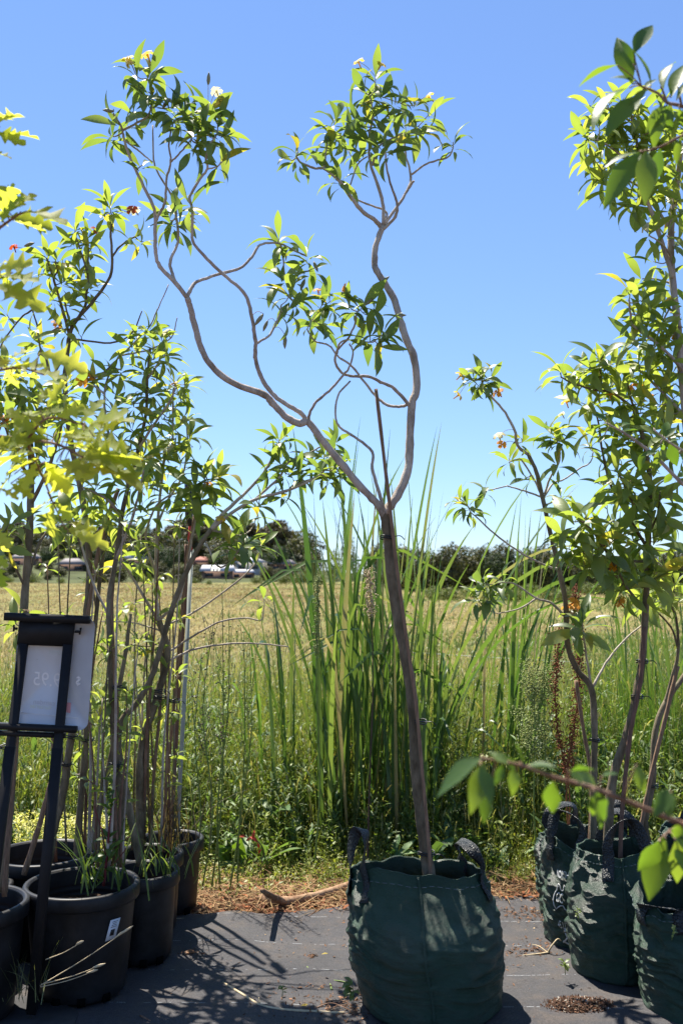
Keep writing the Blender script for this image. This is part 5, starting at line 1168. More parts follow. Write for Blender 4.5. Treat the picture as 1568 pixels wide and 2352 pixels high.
b([(1481, 1400), (1440, 1350), (1400, 1280), (1360, 1220), (1330, 1195)], 3.4, 1.8, -.2)
t.tufts([(1285, 845, 9), (1300, 870, 6), (1378, 820, 12), (1350, 842, 9), (1420, 822, 12), (1400, 840, 9), (1368, 872, 9), (1402, 885, 10), (1436, 905, 11), (1335, 925, 9), (1365, 925, 9), (1470, 925, 10), (1405, 1030, 9), (1440, 1010, 10), (1418, 1085, 10), (1455, 1100, 11), (1400, 1060, 7), (1425, 960, 10), (1470, 990, 10)], 10)
t.tufts([(1348, 1182, 12), (1315, 1198, 10), (1350, 1222, 11), (1402, 1198, 11), (1420, 1228, 11), (1290, 1232, 9), (1330, 1260, 10), (1368, 1262, 11), (1510, 1140, 11), (1490, 1175, 12), (1455, 1150, 9), (1508, 1245, 11), (1445, 1245, 10), (1490, 1225, 10), (1470, 1350, 9), (1420, 1350, 9), (1500, 1330, 9), (1450, 1300, 9)], 10, L=.145, flop=.5)
t.tufts([(1390, 960, 10), (1350, 980, 8), (1440, 870, 10), (1470, 960, 10), (1420, 1000, 9), (1460, 1050, 11), (1500, 1040, 10), (1500, 980, 10), (1380, 1110, 9), (1430, 1130, 10), (1480, 1130, 10), (1530, 1190, 10), (1545, 1260, 10), (1380, 1240, 10), (1300, 1260, 9), (1340, 1300, 8), (1530, 1300, 9), (1410, 1310, 9), (1330, 860, 8), (1395, 850, 9), (1450, 850, 9)], 10, L=.12)
t.flowers([(1480, 882, 'o'), (1450, 888, 'o'), (1490, 910, 'o'), (1300, 922, 'y'), (1422, 1384, 'o'), (1408, 1300, 'o'), (1395, 1245, 'y'), (1320, 1382, 'o'), (1425, 1375, 'y')]); t.ties([(1474, 1519, 13), (1462, 1600, 13)]); t.done(300)
stake([(1424, 1985), (1428, 1866), (1447, 1684), (1470, 1560), (1480, 1440)], 3.90, .02, .0085, 'dark stake tied to the straight trunk in the looped-handle bag', 'stake_red')

t = Tree('frangipani_tree', 'tall heavy-crowned tree at the right edge', 3.75, (1570, 2020), bark='bark', seed=33, group=GR, leaf='leaf_light', L=.118, dens=.92)
t.branch([(1590, 2060), (1600, 1900), (1602, 1700), (1598, 1400), (1588, 1100), (1576, 960), (1565, 856), (1554, 731), (1544, 636), (1541, 525), (1556, 411), (1565, 330)], 13, 6, .1, d=3.72, name='trunk', sides=11)
b = t.branch
b([(1543, 640), (1538, 617), (1504, 509), (1482, 448), (1470, 370), (1453, 278), (1440, 250)], 6, 2.4, -.12)
b([(1543, 530), (1500, 470), (1470, 430), (1430, 410), (1390, 400)], 4, 2, .1)
b([(1475, 400), (1430, 360), (1390, 330), (1370, 320)], 3.2, 1.8, -.1)
b([(1455, 285), (1420, 260), (1380, 245)], 2.8, 1.6, .05)
b([(1565, 860), (1558, 838), (1508, 788), (1455, 749), (1447, 720), (1444, 689)], 4.4, 2, -.1)
b([(1550, 671), (1540, 690), (1537, 706), (1512, 760), (1508, 788)], 2.4, 1.6, 0)
b([(1576, 960), (1540, 920), (1500, 880), (1470, 850)], 4, 2, .1)
b([(1548, 600), (1520, 560), (1490, 540)], 2.6, 1.6, -.1); b([(1545, 650), (1500, 640), (1475, 640)], 2.6, 1.5, .1)
b([(1582, 1050), (1550, 1030), (1530, 1000)], 3.4, 2, -.1)
t.tufts([(1352, 240, 9), (1395, 240, 11), (1425, 228, 11), (1375, 285, 11), (1345, 312, 10), (1392, 325, 11), (1358, 355, 10), (1402, 385, 11), (1368, 405, 10), (1420, 425, 11), (1442, 460, 11), (1470, 470, 10), (1500, 430, 10), (1530, 450, 11), (1450, 320, 12), (1430, 280, 11), (1500, 300, 12), (1545, 350, 12), (1560, 410, 10), (1480, 380, 11), (1520, 380, 11), (1540, 290, 11), (1560, 300, 10), (1470, 260, 10), (1520, 240, 10)], 10, flop=.45)
t.tufts([(1490, 535, 6), (1555, 560, 8), (1472, 638, 7), (1446, 665, 9), (1470, 690, 9), (1500, 700, 10), (1485, 740, 10), (1515, 740, 10), (1480, 770, 10), (1525, 790, 11), (1465, 830, 11), (1508, 838, 12), (1530, 880, 11), (1545, 820, 9), (1510, 930, 10), (1545, 950, 10), (1550, 720, 8), (1530, 1000, 9)], 10)
t.tufts([(1405, 275, 9), (1440, 350, 10), (1480, 330, 10), (1510, 340, 10), (1550, 470, 9), (1400, 430, 9), (1385, 365, 9), (1530, 540, 8), (1500, 600, 7), (1530, 640, 8), (1470, 720, 8), (1540, 860, 9), (1500, 800, 9), (1550, 910, 9), (1450, 780, 7), (1560, 1040, 9), (1545, 1090, 9)], 10, flop=.45)
t.flowers([(1485, 520, 'c'), (1530, 505, 'y'), (1535, 690, 'y'), (1545, 770, 'o'), (1400, 905, 'o')]); t.done(300)

t = Tree('frangipani_tree', 'dark-stemmed young tree behind the sagging bag', 4.3, (1480, 1950), bark='bark_dark', seed=34, group=GR, leaf='leaf_light', L=.115)
t.branch([(1520, 2010), (1480, 1905), (1497, 1798), (1504, 1684), (1527, 1616), (1568, 1556), (1620, 1480)], 9, 5, .1, d=4.3, name='trunk', sides=10)
t.branch([(1527, 1618), (1545, 1550), (1557, 1495), (1552, 1420), (1530, 1370)], 5, 2.2, -.1)
t.branch([(1557, 1490), (1540, 1440), (1500, 1400), (1470, 1390)], 2.6, 1.5, -.1)
t.tufts([(1530, 1365, 9), (1480, 1385, 9), (1505, 1375, 9), (1550, 1340, 9), (1560, 1380, 8)], 9); t.ties([(1497, 1805, 13)]); t.done(300)
stake([(1455, 1985), (1475, 1880), (1500, 1760), (1530, 1640), (1556, 1530)], 4.22, .02, .009, 'orange-brown stake crossing behind the looped handle', 'stake')
# ------------------------------------------------------------------ foreground: lobed oak leaves at the left, ovate leaves at the right
def oak_mesh(seed):
    r = random.Random(seed); mid = np.linspace(0, 1, 15)
    half = np.array([.01, .03, .13, .09, .08, .30, .38, .14, .13, .36, .30, .11, .15, .13, .005])
    fwd = np.array([0, 0, .06, .01, 0, .10, .06, .0, .02, .12, .06, .0, .03, .03, 0])
    V = []
    bend = r.uniform(.05, .35)
    for i, s in enumerate(mid):
        z = -bend * s * s
        for sg_ in (-1, 0, 1):
            h = half[i] * r.uniform(.85, 1.15) * sg_; V.append((s + (fwd[i] if sg_ else 0), h, z + abs(h) * r.uniform(.05, .3)))
    i = (np.arange(14)[:, None] * 3 + np.arange(2)[None, :]).ravel()
    me = mesh_np('leaf', V, np.stack([i, i + 3, i + 4, i + 1], 1), smooth=False); me.materials.append(M['oak']); return me
OAK = [oak_mesh(k) for k in range(4)]
def sprig(name, label, d, stems, leaves, meshes, mat, base, seed, cat='branch', rr=.0035, up=.6, ls=1.0, into=None):
    """stems: lists of points (vx, vy, depth offset); leaves: (base vx, vy, tip vx, vy)"""
    r = random.Random(seed); b = at(base[0], base[1], d); t = into or thing(name, b, label, cat); sk = []
    for pts, w in stems:
        W = smooth_path([at(q[0], q[1], d + (q[2] if len(q) > 2 else 0)) for q in pts], 6); mb = MB(); mb.tube(W, np.linspace(w, w * .45, len(W)), 7, True, .05)
        sk += [(proj(p), p) for p in W]
        mb.build('branch', M[mat], t, True)
    items = []; mbs = MB(); any_ = False
    for (ax, ay, bx, by) in leaves:
        q = min(sk, key=lambda s_: (s_[0][0] - ax) ** 2 + (s_[0][1] - ay) ** 2); P = at(ax, ay, q[1].y + r.uniform(-.03, .03)); px = math.hypot(bx - ax, by - ay)
        T_ = at(bx, by, P.y + r.uniform(-.6, .6) * px / F * d); dv = T_ - P; L = dv.length * ls
        nv = Vector((r.uniform(-.5, .5), r.uniform(-1.1, .1), up + r.uniform(0, .6)))
        if dv.normalized().z < -.6: nv = Vector((r.uniform(-.6, .6), -.8, .3))
        items.append((r.choice(meshes), frame(P, dv, nv, L, r.uniform(.9, 1.1)), L))
        if (P - q[1]).length > .004: mbs.tube(smooth_path([q[1], q[1].lerp(P, .5) + Vector((0, 0, .003)), P], 3), .0011, 5); any_ = True
    if any_: o = mbs.build('leaf_stalks', M[mat], t, True); o['kind'] = 'stuff'
    put_leaves(t, items); return t
def z4(x, y): return .3046 * x, 183.7 + .3046 * y
def z5(x, y): return .328 * x, 826.7 + .328 * y
def z6(x, y): return 1083.9 + .3087 * x, .3087 * y
def z7(x, y): return 1010.4 + .3556 * x, 624.6 + .3556 * y
def z8(x, y): return 973.6 + .379 * x, 1267.6 + .379 * y
def z9(x, y): return 1120.6 + .2853 * x, 1837.1 + .2853 * y
def conv(f, L): return [(*f(a, b), *f(c, d)) for a, b, c, d in L]
lv = conv(z4, [(-60, 330, 130, 210), (-40, 420, 235, 360), (-60, 350, 60, 240), (-80, 550, 60, 540), (-20, 1010, 80, 800), (60, 1000, 220, 830), (40, 1010, 160, 900), (150, 1000, 430, 960), (60, 1030, 360, 1050), (100, 1060, 330, 1120), (-30, 1040, 60, 1090), (-20, 1400, 90, 1330), (40, 1420, 215, 1380), (0, 1470, 260, 1490), (-40, 1540, 250, 1620), (-30, 1440, 60, 1520),
                (-30, 2000, 60, 1930), (-20, 2080, 180, 2080), (60, 2120, 200, 2000), (100, 2160, 300, 2140), (200, 2180, 480, 2230), (-40, 1900, 30, 1880), (20, 2150, 120, 2280)])
lv += conv(z5, [(330, 330, 420, 170), (330, 330, 520, 240), (380, 420, 560, 330), (560, 450, 700, 280), (600, 460, 860, 350), (360, 560, 30, 520), (330, 520, 130, 420), (300, 480, 200, 330), (420, 570, 670, 600), (480, 560, 700, 480), (560, 620, 850, 540), (500, 660, 760, 640), (560, 700, 960, 640), (600, 720, 940, 820), (420, 700, 620, 800), (330, 640, 150, 640), (280, 700, 60, 740), (250, 780, 420, 870), (200, 800, 100, 930), (330, 720, 480, 900), (450, 720, 660, 760), (200, 600, -20, 620), (120, 640, -30, 560), (100, 800, -20, 880),
                (370, 1000, 350, 1220), (390, 1000, 480, 1110), (350, 1000, 230, 1020), (480, 1200, 720, 1260), (470, 1190, 620, 1160), (0, 900, 120, 960), (-40, 1350, 40, 1440), (-60, 1400, 20, 1580), (-30, 1180, 60, 1300)])
ro = random.Random(77)
for q in list(lv):
    if q[1] > 800 and q[1] < 1150 and ro.random() < .75:
        ox, oy = ro.uniform(-38, 34), ro.uniform(-42, 38); lv.append((q[0] + ox, q[1] + oy, q[2] + ox * 1.3, q[3] + oy * 1.2 + ro.uniform(-20, 20)))
    elif ro.random() < .4:
        lv.append((q[0] - 8, q[1] + ro.uniform(-20, 20), q[2] - 20, q[3] + ro.uniform(-45, 45)))
sprig('oak_tree', 'blurred yellow-green lobed oak leaves at the left picture edge', 1.9,
      [([(-149, 700), (-40, 560, -.05), (30, 500, -.08), (60, 485, -.1)], .004), ([(-147, 330), (-50, 310), (0, 290)], .003), ([(-148, 660), (-20, 640), (30, 625)], .003),
       ([(-150, 1000), (-30, 1000, .02), (60, 1010, 0), (130, 1020, -.03), (190, 1050, -.08)], .0045), ([(60, 1012), (110, 960, -.05), (190, 975, -.08)], .003), ([(-149, 900), (-40, 860), (40, 845), (100, 860, -.05)], .0035), ([(60, 1012), (100, 1100, .05), (120, 1150, .05)], .003), ([(110, 1130), (150, 1215, .05)], .002),
       ([(-152, 1150), (-40, 1200), (-10, 1300), (-20, 1340)], .003), ([(-140, 300), (-145, 700), (-150, 1100), (-160, 1600), (-165, 2300), (-168, 3150)], .014)], lv, OAK, 'twig_red', (-168, 3150), 41, cat='tree', ls=1.12, up=.35)

# one young tree standing just outside the picture on the right reaches in with four branches
TK = [(.80, 1.55, 0), (.79, 1.53, .6), (.77, 1.55, 1.2), (.80, 1.54, 1.8), (.78, 1.56, 2.4), (.80, 1.55, 2.75)]
ft = thing('broadleaf_tree', TK[0], 'blurred broad-leaved young tree reaching in from the right edge', 'tree')
mb = MB(); W = smooth_path(TK, 6); mb.tube(W, np.linspace(.016, .006, len(W)), 9, True, .06); mb.build('trunk', M['bark'], ft, True)
def tk(z, d):
    P = Vector((.785, 1.55, z)); a, b_ = proj(P); return (a, b_, 1.55 - d)
sprig('leafy_branch', 'blurred broad-leaved branch hanging into the upper right corner', 1.72,
      [([tk(1.95, 1.72), z6(1750, 900), z6(1560, 790), z6(1450, 760), z6(1380, 690), z6(1260, 640)], .0042), ([tk(1.88, 1.72), z6(1750, 960), z6(1560, 1010), z6(1400, 1090), z6(1260, 1130)], .0036), ([z6(1450, 760), z6(1420, 680), z6(1400, 640)], .0025), ([z6(1560, 790), z6(1540, 700), z6(1530, 640)], .0025)],
      conv(z6, [(1330, 630, 1255, 340), (1190, 620, 1080, 240), (1200, 400, 1332, 150), (1200, 470, 1120, 280), (1080, 480, 795, 575), (1170, 650, 830, 780), (1260, 700, 1010, 920), (1200, 600, 1040, 540), (1420, 670, 1440, 390), (1480, 720, 1568, 440), (1520, 740, 1620, 560), (1260, 1120, 985, 1460), (1240, 1130, 1000, 1190), (1290, 1120, 1300, 1440), (1400, 1100, 1340, 1370), (1450, 780, 1310, 930), (1400, 780, 1350, 1060), (1470, 780, 1380, 920), (1540, 800, 1580, 960), (1480, 800, 1460, 960), (1300, 660, 1180, 760), (1560, 1010, 1500, 1220), (1350, 1100, 1260, 1060), (1280, 660, 1370, 560)]),
      LONG, 'twig_red', z6(1750, 900), 42, ls=1.1, into=ft)

sprig('leafy_branch', 'blurred twig of rounded leaves slanting across the lower right', 1.12,
      [([tk(1.05, 1.12), z8(1720, 1690), z8(1568, 1650), z8(1300, 1540), z8(1020, 1430), z8(800, 1370), z8(640, 1310), z8(520, 1280), z8(350, 1250)], .0036)],
      conv(z8, [(350, 1250, 50, 1450), (360, 1280, 300, 1570), (340, 1300, 420, 1520), (400, 1460, 350, 1650), (510, 1290, 400, 1210), (480, 1290, 430, 1420), (540, 1300, 550, 1480), (590, 1290, 560, 1150), (600, 1310, 790, 1275), (880, 1340, 1140, 1460), (890, 1330, 1030, 1310), (780, 1390, 775, 1590), (1030, 1460, 1090, 1680), (1010, 1480, 1030, 1620), (1080, 1360, 1180, 1330), (1290, 1290, 1330, 1470), (1480, 1440, 1400, 1600), (1500, 1450, 1480, 1610), (560, 1330, 480, 1230), (870, 1320, 960, 1400), (1560, 1640, 1500, 1760)]),
      OV, 'twig_red', z8(1720, 1690), 43, ls=1.05, into=ft)

sprig('leafy_branch', 'blurred broad leaves drooping in front of the right edge bags', 1.45,
      [([tk(1.0, 1.45), z9(1800, 200), z9(1620, 200), z9(1500, 230), z9(1420, 290), z9(1380, 330)], .0032)],
      conv(z9, [(1420, 300, 1280, 770), (1380, 340, 1230, 560), (1430, 320, 1400, 440), (1510, 330, 1540, 660), (1530, 300, 1620, 600), (1460, 260, 1560, 330), (1560, 230, 1640, 380)]),
      OV, 'twig_red', z9(1800, 200), 44, ls=1.15, into=ft)

sprig('leafy_branch', 'slightly blurred branch with dull rounded leaves at the right edge', 2.5,
      [([tk(1.40, 2.5), z7(1720, 1480), z7(1568, 1370), z7(1400, 1200), z7(1290, 1110), z7(1190, 1040), z7(1080, 980)], .006), ([z7(1720, 1470), z7(1690, 1240), z7(1560, 1150), z7(1480, 1100), z7(1380, 1020)], .0045)],
      conv(z7, [(1080, 950, 980, 910), (1080, 985, 990, 1010), (1060, 980, 930, 1030), (1100, 970, 1130, 910), (1160, 1010, 1130, 960), (1180, 1030, 1290, 1010), (1170, 1000, 1240, 950), (1100, 1000, 1110, 1060), (1380, 1010, 1280, 920), (1390, 1020, 1420, 930), (1440, 1060, 1480, 940), (1450, 1070, 1530, 990), (1400, 1160, 1290, 1180), (1410, 1150, 1390, 1270), (1480, 1110, 1530, 1260), (1480, 1100, 1560, 1060), (1330, 1160, 1260, 1290), (1380, 1200, 1350, 1130), (1500, 1290, 1440, 1380), (1530, 1330, 1590, 1280), (1420, 1110, 1460, 1160), (1540, 1170, 1600, 1230), (1270, 1080, 1250, 1010), (1060, 1060, 1020, 1100)]),
      OV, 'bark', z7(1720, 1480), 45, into=ft)

# ------------------------------------------------------------------ single weeds that stand out
def seed_weed(label, vx, d, vtop, lean, mat_seed, n_seed, w, stem='stem_dark', cat='weed', span=.45, branches=0, seed=1):
    r = random.Random(seed); top = at(vx + lean, vtop, d); b = at(vx, vtop + 100, d); b.z = 0; t = thing('seeding_weed', b, label, cat)
    W = smooth_path([b, b.lerp(top, .3) + Vector((r.uniform(-.04, .04), r.uniform(-.03, .03), 0)), b.lerp(top, .65) + Vector((r.uniform(-.04, .04), r.uniform(-.03, .03), 0)), top], 6); mb = MB(); mb.tube(W, np.linspace(.005, .002, len(W)), 6)
    lines = [W]
    for k in range(branches):
        A = W[int(len(W) * r.uniform(1 - span, .9))]; dv = Vector((r.uniform(-.5, .5), r.uniform(-.3, .3), 1)); l = r.uniform(.12, .28); B = smooth_path([A, A + dv * l * .5, A + dv * l], 5); mb.tube(B, .0014, 5); lines.append(B)
    mb.build('stem', M[stem], t, True); mb = MB()
    for k in range(n_seed):
        Ln = r.choice(lines); f_ = (r.uniform(1 - span, 1) if Ln is W else r.uniform(.2, 1)) * (len(Ln) - 1.001); q = Ln[int(f_)].lerp(Ln[int(f_) + 1], f_ - int(f_)); c = q + Vector((r.gauss(0, w), r.gauss(0, w), r.gauss(0, .012))); s = r.uniform(.003, .0065)
        u = Vector((r.uniform(-1, 1), r.uniform(-1, 1), r.uniform(-1, 1))).normalized(); v = u.orthogonal().normalized(); z_ = u.cross(v)
        mb.add([tuple(c + u * s), tuple(c - u * s), tuple(c + v * s), tuple(c - v * s), tuple(c + z_ * s), tuple(c - z_ * s)], None, [(0, 2, 4), (2, 1, 4), (1, 3, 4), (3, 0, 4), (2, 0, 5), (1, 2, 5), (3, 1, 5), (0, 3, 5)])
    o = mb.build('seed_head', M[mat_seed], t); o['kind'] = 'stuff'; return t
seed_weed('rusty brown dock seed stalk behind the thin crooked tree', 1306, 5.2, 1345, 14, 'rust', 1300, .016, 'rust', span=.62, seed=1)
seed_weed('second rusty dock stalk leaning left of the first', 1292, 5.25, 1440, -8, 'rust', 800, .014, 'rust', span=.6, seed=2)
seed_weed('pale green dock seed stalk left of the rusty ones', 1262, 5.3, 1515, -12, 'seed_green', 1100, .024, 'stem_green', span=.5, branches=5, seed=3)
seed_weed('small pale green dock stalk near the thin reeds', 1232, 5.3, 1560, -6, 'seed_green', 700, .02, 'stem_green', span=.45, branches=3, seed=4)
seed_weed('dried fluffy seed spike inside the tall reeds', 842, 5.2, 1312, 6, 'straw', 420, .016, 'stem_dark', span=.14, seed=5)
seed_weed('pale seeding grass spike at the left of the tall reeds', 722, 5.2, 1325, 8, 'seed_green', 380, .008, 'stem_green', span=.25, seed=6)
for i, (vx, vt, ln) in enumerate([(490, 1345, 20), (510, 1400, 16), (468, 1420, 24), (530, 1450, 30), (450, 1500, 14), (548, 1500, 26)]):
    seed_weed(['tallest dark wiry weed behind the farthest pot', 'thin wiry weed with black seed heads right of the tallest', 'wiry weed close to the pale marker post', 'wiry weed bending right toward the dry field', 'short wiry weed rising from behind the pots', 'rightmost wiry weed with tiny green buds'][i], vx, 4.9, vt, ln, 'stem_dark' if i % 2 == 0 else 'seed_green', 60, .012, 'stem_green', span=.6, branches=7, seed=20 + i)

# big cut leaf and the red stem at the mat's edge
p = ground(520, 1995); t = thing('broad_leaf_weed', p, 'pale broad crinkled leaf weed at the mat edge beside the pots', 'weed')
its = []
for a, b_, w in [((530, 1990), (505, 1945), 1.7), ((532, 1990), (552, 1935), 1.6), ((530, 1992), (528, 2035), 1.2), ((540, 1985), (560, 1975), 1.3)]:
    P, T_ = at(*a, p.y - .05), at(*b_, p.y - .08); its.append((OV[2], frame(P, T_ - P, Vector((.3, -.8, .5)), (T_ - P).length * 1.1, w), .1))
mb = MB(); mb.tube(smooth_path([p, at(530, 1995, p.y - .05)], 3), .003, 6); mb.build('stem', M['stem_green'], t, True); put_leaves(t, its)
p = ground(603, 2035); t = thing('red_weed', p, 'dark thin weed topped by red and purple leaves', 'weed')
mb = MB(); W = smooth_path([p, at(600, 1985, p.y), at(606, 1955, p.y), at(590, 1932, p.y), at(560, 1922, p.y)], 6); mb.tube(W, .0025, 6); mb.build('stem', M['stem_dark'], t, True)
RL = leaf_mesh('leaf', .36, 1.3, .4, M['red_leaf'], .5)
for a, b_ in [((592, 1935), (572, 1915)), ((590, 1935), (600, 1955)), ((580, 1928), (585, 1905)), ((565, 1922), (545, 1918)), ((600, 1950), (590, 1965)), ((575, 1924), (560, 1935))]:
    P, T_ = at(*a, p.y), at(*b_, p.y - .02); o = bpy.data.objects.new('leaf', RL); COL.objects.link(o); o.parent = t; o.matrix_basis = Matrix.Translation(-t.location) @ frame(P, T_ - P, Vector((.2, -1, .6)), (T_ - P).length * .8)
# uprooted dead branch
def lying(name, label, cat, specs, mat):
    p = specs[0][0][0]; t = thing(name, (p[0], p[1], 0), label, cat)
    for pts, r0, r1 in specs:
        W = smooth_path(pts, 6); mb = MB(); mb.tube(W, np.linspace(r0, r1, len(W)), 9, True, .12); mb.build('stem', M[mat], t, True)
    return t
g = lambda vx, vy, z=0.0: ground(vx, vy, z)
M['dead_bark'] = bark('dead_root_bark', (0.15, 0.08, 0.045), (0.26, 0.155, 0.09), (0.40, 0.27, 0.17))
lying('dead_branch', 'uprooted brown branch stub lying at the mat edge', 'branch', [([g(598, 2065, .02), g(650, 2072, .03), g(690, 2066, .028), g(760, 2048, .03), g(814, 2026, .035)], .027, .014), ([g(652, 2072, .03), g(626, 2060, .10), g(602, 2046, .19)], .018, .011), ([g(640, 2074, .03), g(612, 2066, .02), g(588, 2062, .04)], .010, .004), ([g(668, 2080, .02), g(676, 2098, .010), g(681, 2104, .008)], .005, .002)], 'dead_bark')
lying('fallen_twig', 'long pale bare twig lying on the weed mat', 'twig', [([g(512, 2258, .012), g(560, 2287, .016), g(605, 2312, .014), g(680, 2322, .014), g(790, 2328, .012)], .0042, .0048), ([g(596, 2306, .014), g(594, 2292, .03)], .003, .002)], 'straw')
lying('cut_stem', 'green cut stem curling on the mat beside the middle bag', 'stem', [([g(705, 2222, .02), g(722, 2240, .012), g(752, 2252, .012), g(762, 2275, .012)], .003, .004), ([g(752, 2252, .012), g(785, 2255, .02), g(806, 2263, .012)], .0025, .002)], 'stem_green')
lying('root_tangle', 'reddish root threads at the foot of the middle bag', 'roots', [([g(720, 2318, .012), g(760, 2305, .02), g(800, 2320, .015), g(815, 2332, .012)], .0022, .0015), ([g(735, 2330, .012), g(775, 2312, .018), g(812, 2308, .02)], .002, .0012), ([g(750, 2300, .012), g(790, 2300, .02), g(818, 2318, .012)], .002, .001)], 'twig_red')
lying('uprooted_weed', 'pale uprooted weed drying on the mat before the printed bag', 'weed', [([g(1262, 2188, .02), g(1235, 2192, .018), g(1195, 2196, .012)], .004, .002), ([g(1258, 2188, .02), g(1268, 2172, .05), g(1280, 2158, .07), g(1288, 2162, .06)], .004, .002), ([g(1258, 2190, .015), g(1238, 2175, .03), g(1222, 2170, .03)], .003, .0015), ([g(1260, 2190, .012), g(1280, 2198, .01)], .003, .001)], 'straw')
lying('bark_stick', 'small curled dry stick beside the farthest pot', 'twig', [([g(398, 2112, .012), g(430, 2110, .014), g(448, 2104, .012)], .003, .0018)], 'straw')
lying('bark_stick', 'short broken stick near the sign base', 'twig', [([g(322, 2334, .012), g(345, 2346, .014)], .004, .003)], 'twig_red')
# yellow fallen leaves
FL = {k: leaf_mesh('fallen_leaf', .42, .5, .3, m_, .5) for k, m_ in (('y', petal('fallen_yellow_leaf', (0.55, 0.42, 0.07))), ('b', petal('fallen_brown_leaf', (0.36, 0.17, 0.07))))}
for vx, vy, a, l, k, lab in [(735, 2195, .2, .045, 'y', 'fallen yellow leaf lying on the middle of the mat'), (752, 2200, 1.0, .022, 'b', 'tiny brown leaf beside the fallen yellow leaf'), (1422, 2302, 2.6, .05, 'y', 'bright yellow leaf fallen before the looped-handle bag'), (1398, 2300, .5, .035, 'b', 'brown leaf fallen beside the bright yellow one'), (1412, 2345, .8, .04, 'b', 'tan leaf at the edge of the soil heap'), (660, 2050, .6, .06, 'b', 'brown curled leaf by the uprooted branch'), (1218, 2068, 1.2, .035, 'b', 'pale leaf at the mat edge near the printed bag'),
                             (420, 2190, .2, .06, 'b', 'dry curled leaf beside the shadow of the pots'), (690, 2312, .3, .035, 'y', 'small green-yellow leaf on the pale twig'), (718, 2026, 1.0, .05, 'b', 'orange-brown leaf behind the uprooted branch'), (110, 2025, 2.0, .05, 'b', 'orange dry leaf on the rim of the stickered pot')]:
    z = .40 if vx == 110 else .012
    P = g(vx, vy, z); me = FL[k].copy(); o = bpy.data.objects.new('fallen_leaf', me); COL.objects.link(o); o.matrix_basis = frame(P, Vector((math.cos(a), math.sin(a), .15)), Vector((.2, -.2, 1)), l); tag(o, lab, 'leaf')
# heap of potting mix
p = ground(1330, 2325); t = thing('soil_heap', (p.x, p.y, 0), 'low heap of brown potting mix spilled on the mat', 'soil')
mb = MB(); n = 40; V = []; K = 10
for k in range(K):
    q = k / (K - 1)
    for i in range(n):
        a = 2 * PI * i / n; rr = q * (1 + .15 * math.sin(a * 3 + 1) + .08 * math.sin(a * 7)); V.append((p.x + math.cos(a) * .155 * rr, p.y + math.sin(a) * .085 * rr, .006 + .028 * (1 - q * q) + .006 * mnoise.noise((math.cos(a) * q * 9, math.sin(a) * q * 9, 1))))
i = (np.arange(K - 1)[:, None] * n + np.arange(n)[None, :]).ravel(); j = (np.arange(K - 1)[:, None] * n + (np.arange(n)[None, :] + 1) % n).ravel()
mb.add(V, np.stack([i, j, j + n, i + n], 1)); mb.build('mound', M['soil'], t, True)
ch = Stuff(); m_ = 2600; a = rng.uniform(0, 2 * np.pi, m_); q = np.sqrt(rng.random(m_)) * 1.12; l = rng.uniform(.003, .012, m_)
cc = mixcol(m_, (0.055, 0.032, 0.022), (0.17, 0.09, 0.055), .3); wh = rng.random(m_) < .08; cc[wh] = (.42, .38, .32)
ch.add(ribbons(np.stack([p.x + np.cos(a) * .155 * q, p.y + np.sin(a) * .085 * q, .010 + .028 * np.clip(1 - q * q, 0, 1)], 1), rng.uniform(0, 6.28, m_), rng.uniform(.6, 1.6, m_), rng.uniform(-.3, .8, m_), l, l * .6, cc, 2, prof=[.5, 1, .4]))
ch.build('bark_chips', M['dry'], None, t)
# small green shoots at the bags and in the pots, yellow flowers behind the back row
def shoot(name, label, vx, vy, d, n, l, cat='weed', seed=1, up=.05, meshes=None):
    r = random.Random(seed); P = at(vx, vy, d); t = thing(name, P, label, cat); its = []; mb = MB(); top = P + Vector((r.uniform(-.01, .01), -.012, up)); mb.tube(smooth_path([P, top], 4), .0015, 5); mb.build('stem', M['stem_green'], t, True)
    for i in range(n):
        q = P.lerp(top, r.uniform(.3, 1)); dv = Vector((r.uniform(-1, 1), r.uniform(-1, .3), r.uniform(0, .9))); its.append(((meshes or FR['leaf_light'])[r.randrange(3)], frame(q, dv, Vector((0, -.3, 1)), l * r.uniform(.6, 1.2), 1.6), l))
    put_leaves(t, its)
shoot('sprout', 'tiny green sprout poking out of the looped-handle bag side', 1329, 2118, 3.76, 10, .018, seed=1)
shoot('sprout', 'tiny green sprout poking out of the sagging bag', 1542, 2160, 3.38, 9, .018, seed=2)
shoot('sprout', 'small weed sprouting at the foot of the looped-handle bag', 1298, 2240, 3.80, 12, .03, seed=3)
shoot('sprout', 'leafy weed sprouting at the left foot of the middle bag', 812, 2300, 3.42, 12, .04, seed=4, up=.07)
shoot('sprout', 'little seedling beside the pale twig on the mat', 648, 2295, 3.6, 7, .025, seed=5)
def pot_grass(label, vx, vy, d, n, L, c1, c2, seed, spread=.08, W=.006):
    st = Stuff(); P = at(vx, vy, d); r = np.random.default_rng(seed)
    st.add(ribbons(np.stack([P.x + r.normal(0, spread, n), P.y + r.normal(0, spread * .7, n), np.full(n, P.z)], 1), r.uniform(0, 6.28, n), r.uniform(.02, .5, n), r.uniform(.1, 1.1, n), L * r.uniform(.5, 1.1, n), np.full(n, W), mixcol(n, c1, c2), 5, prof=[.7, 1, .9, .6, .3, .04]))
    o = link('pot_grass', mesh_np('pot_grass', np.vstack(st.V), np.vstack(st.Q), col=np.vstack(st.C)), M['weed']); tag(o, label, 'grass', None, 'stuff')
pot_grass('grass and weeds growing in the stickered pot', 240, 2030, 3.78, 36, .30, (0.05, 0.10, 0.025), (0.12, 0.16, 0.04), 3, .10, .009)
pot_grass('grass tuft in the pot behind the stickered one', 380, 2010, 3.98, 30, .22, (0.09, 0.15, 0.035), (0.18, 0.22, 0.07), 4, .05, .007)
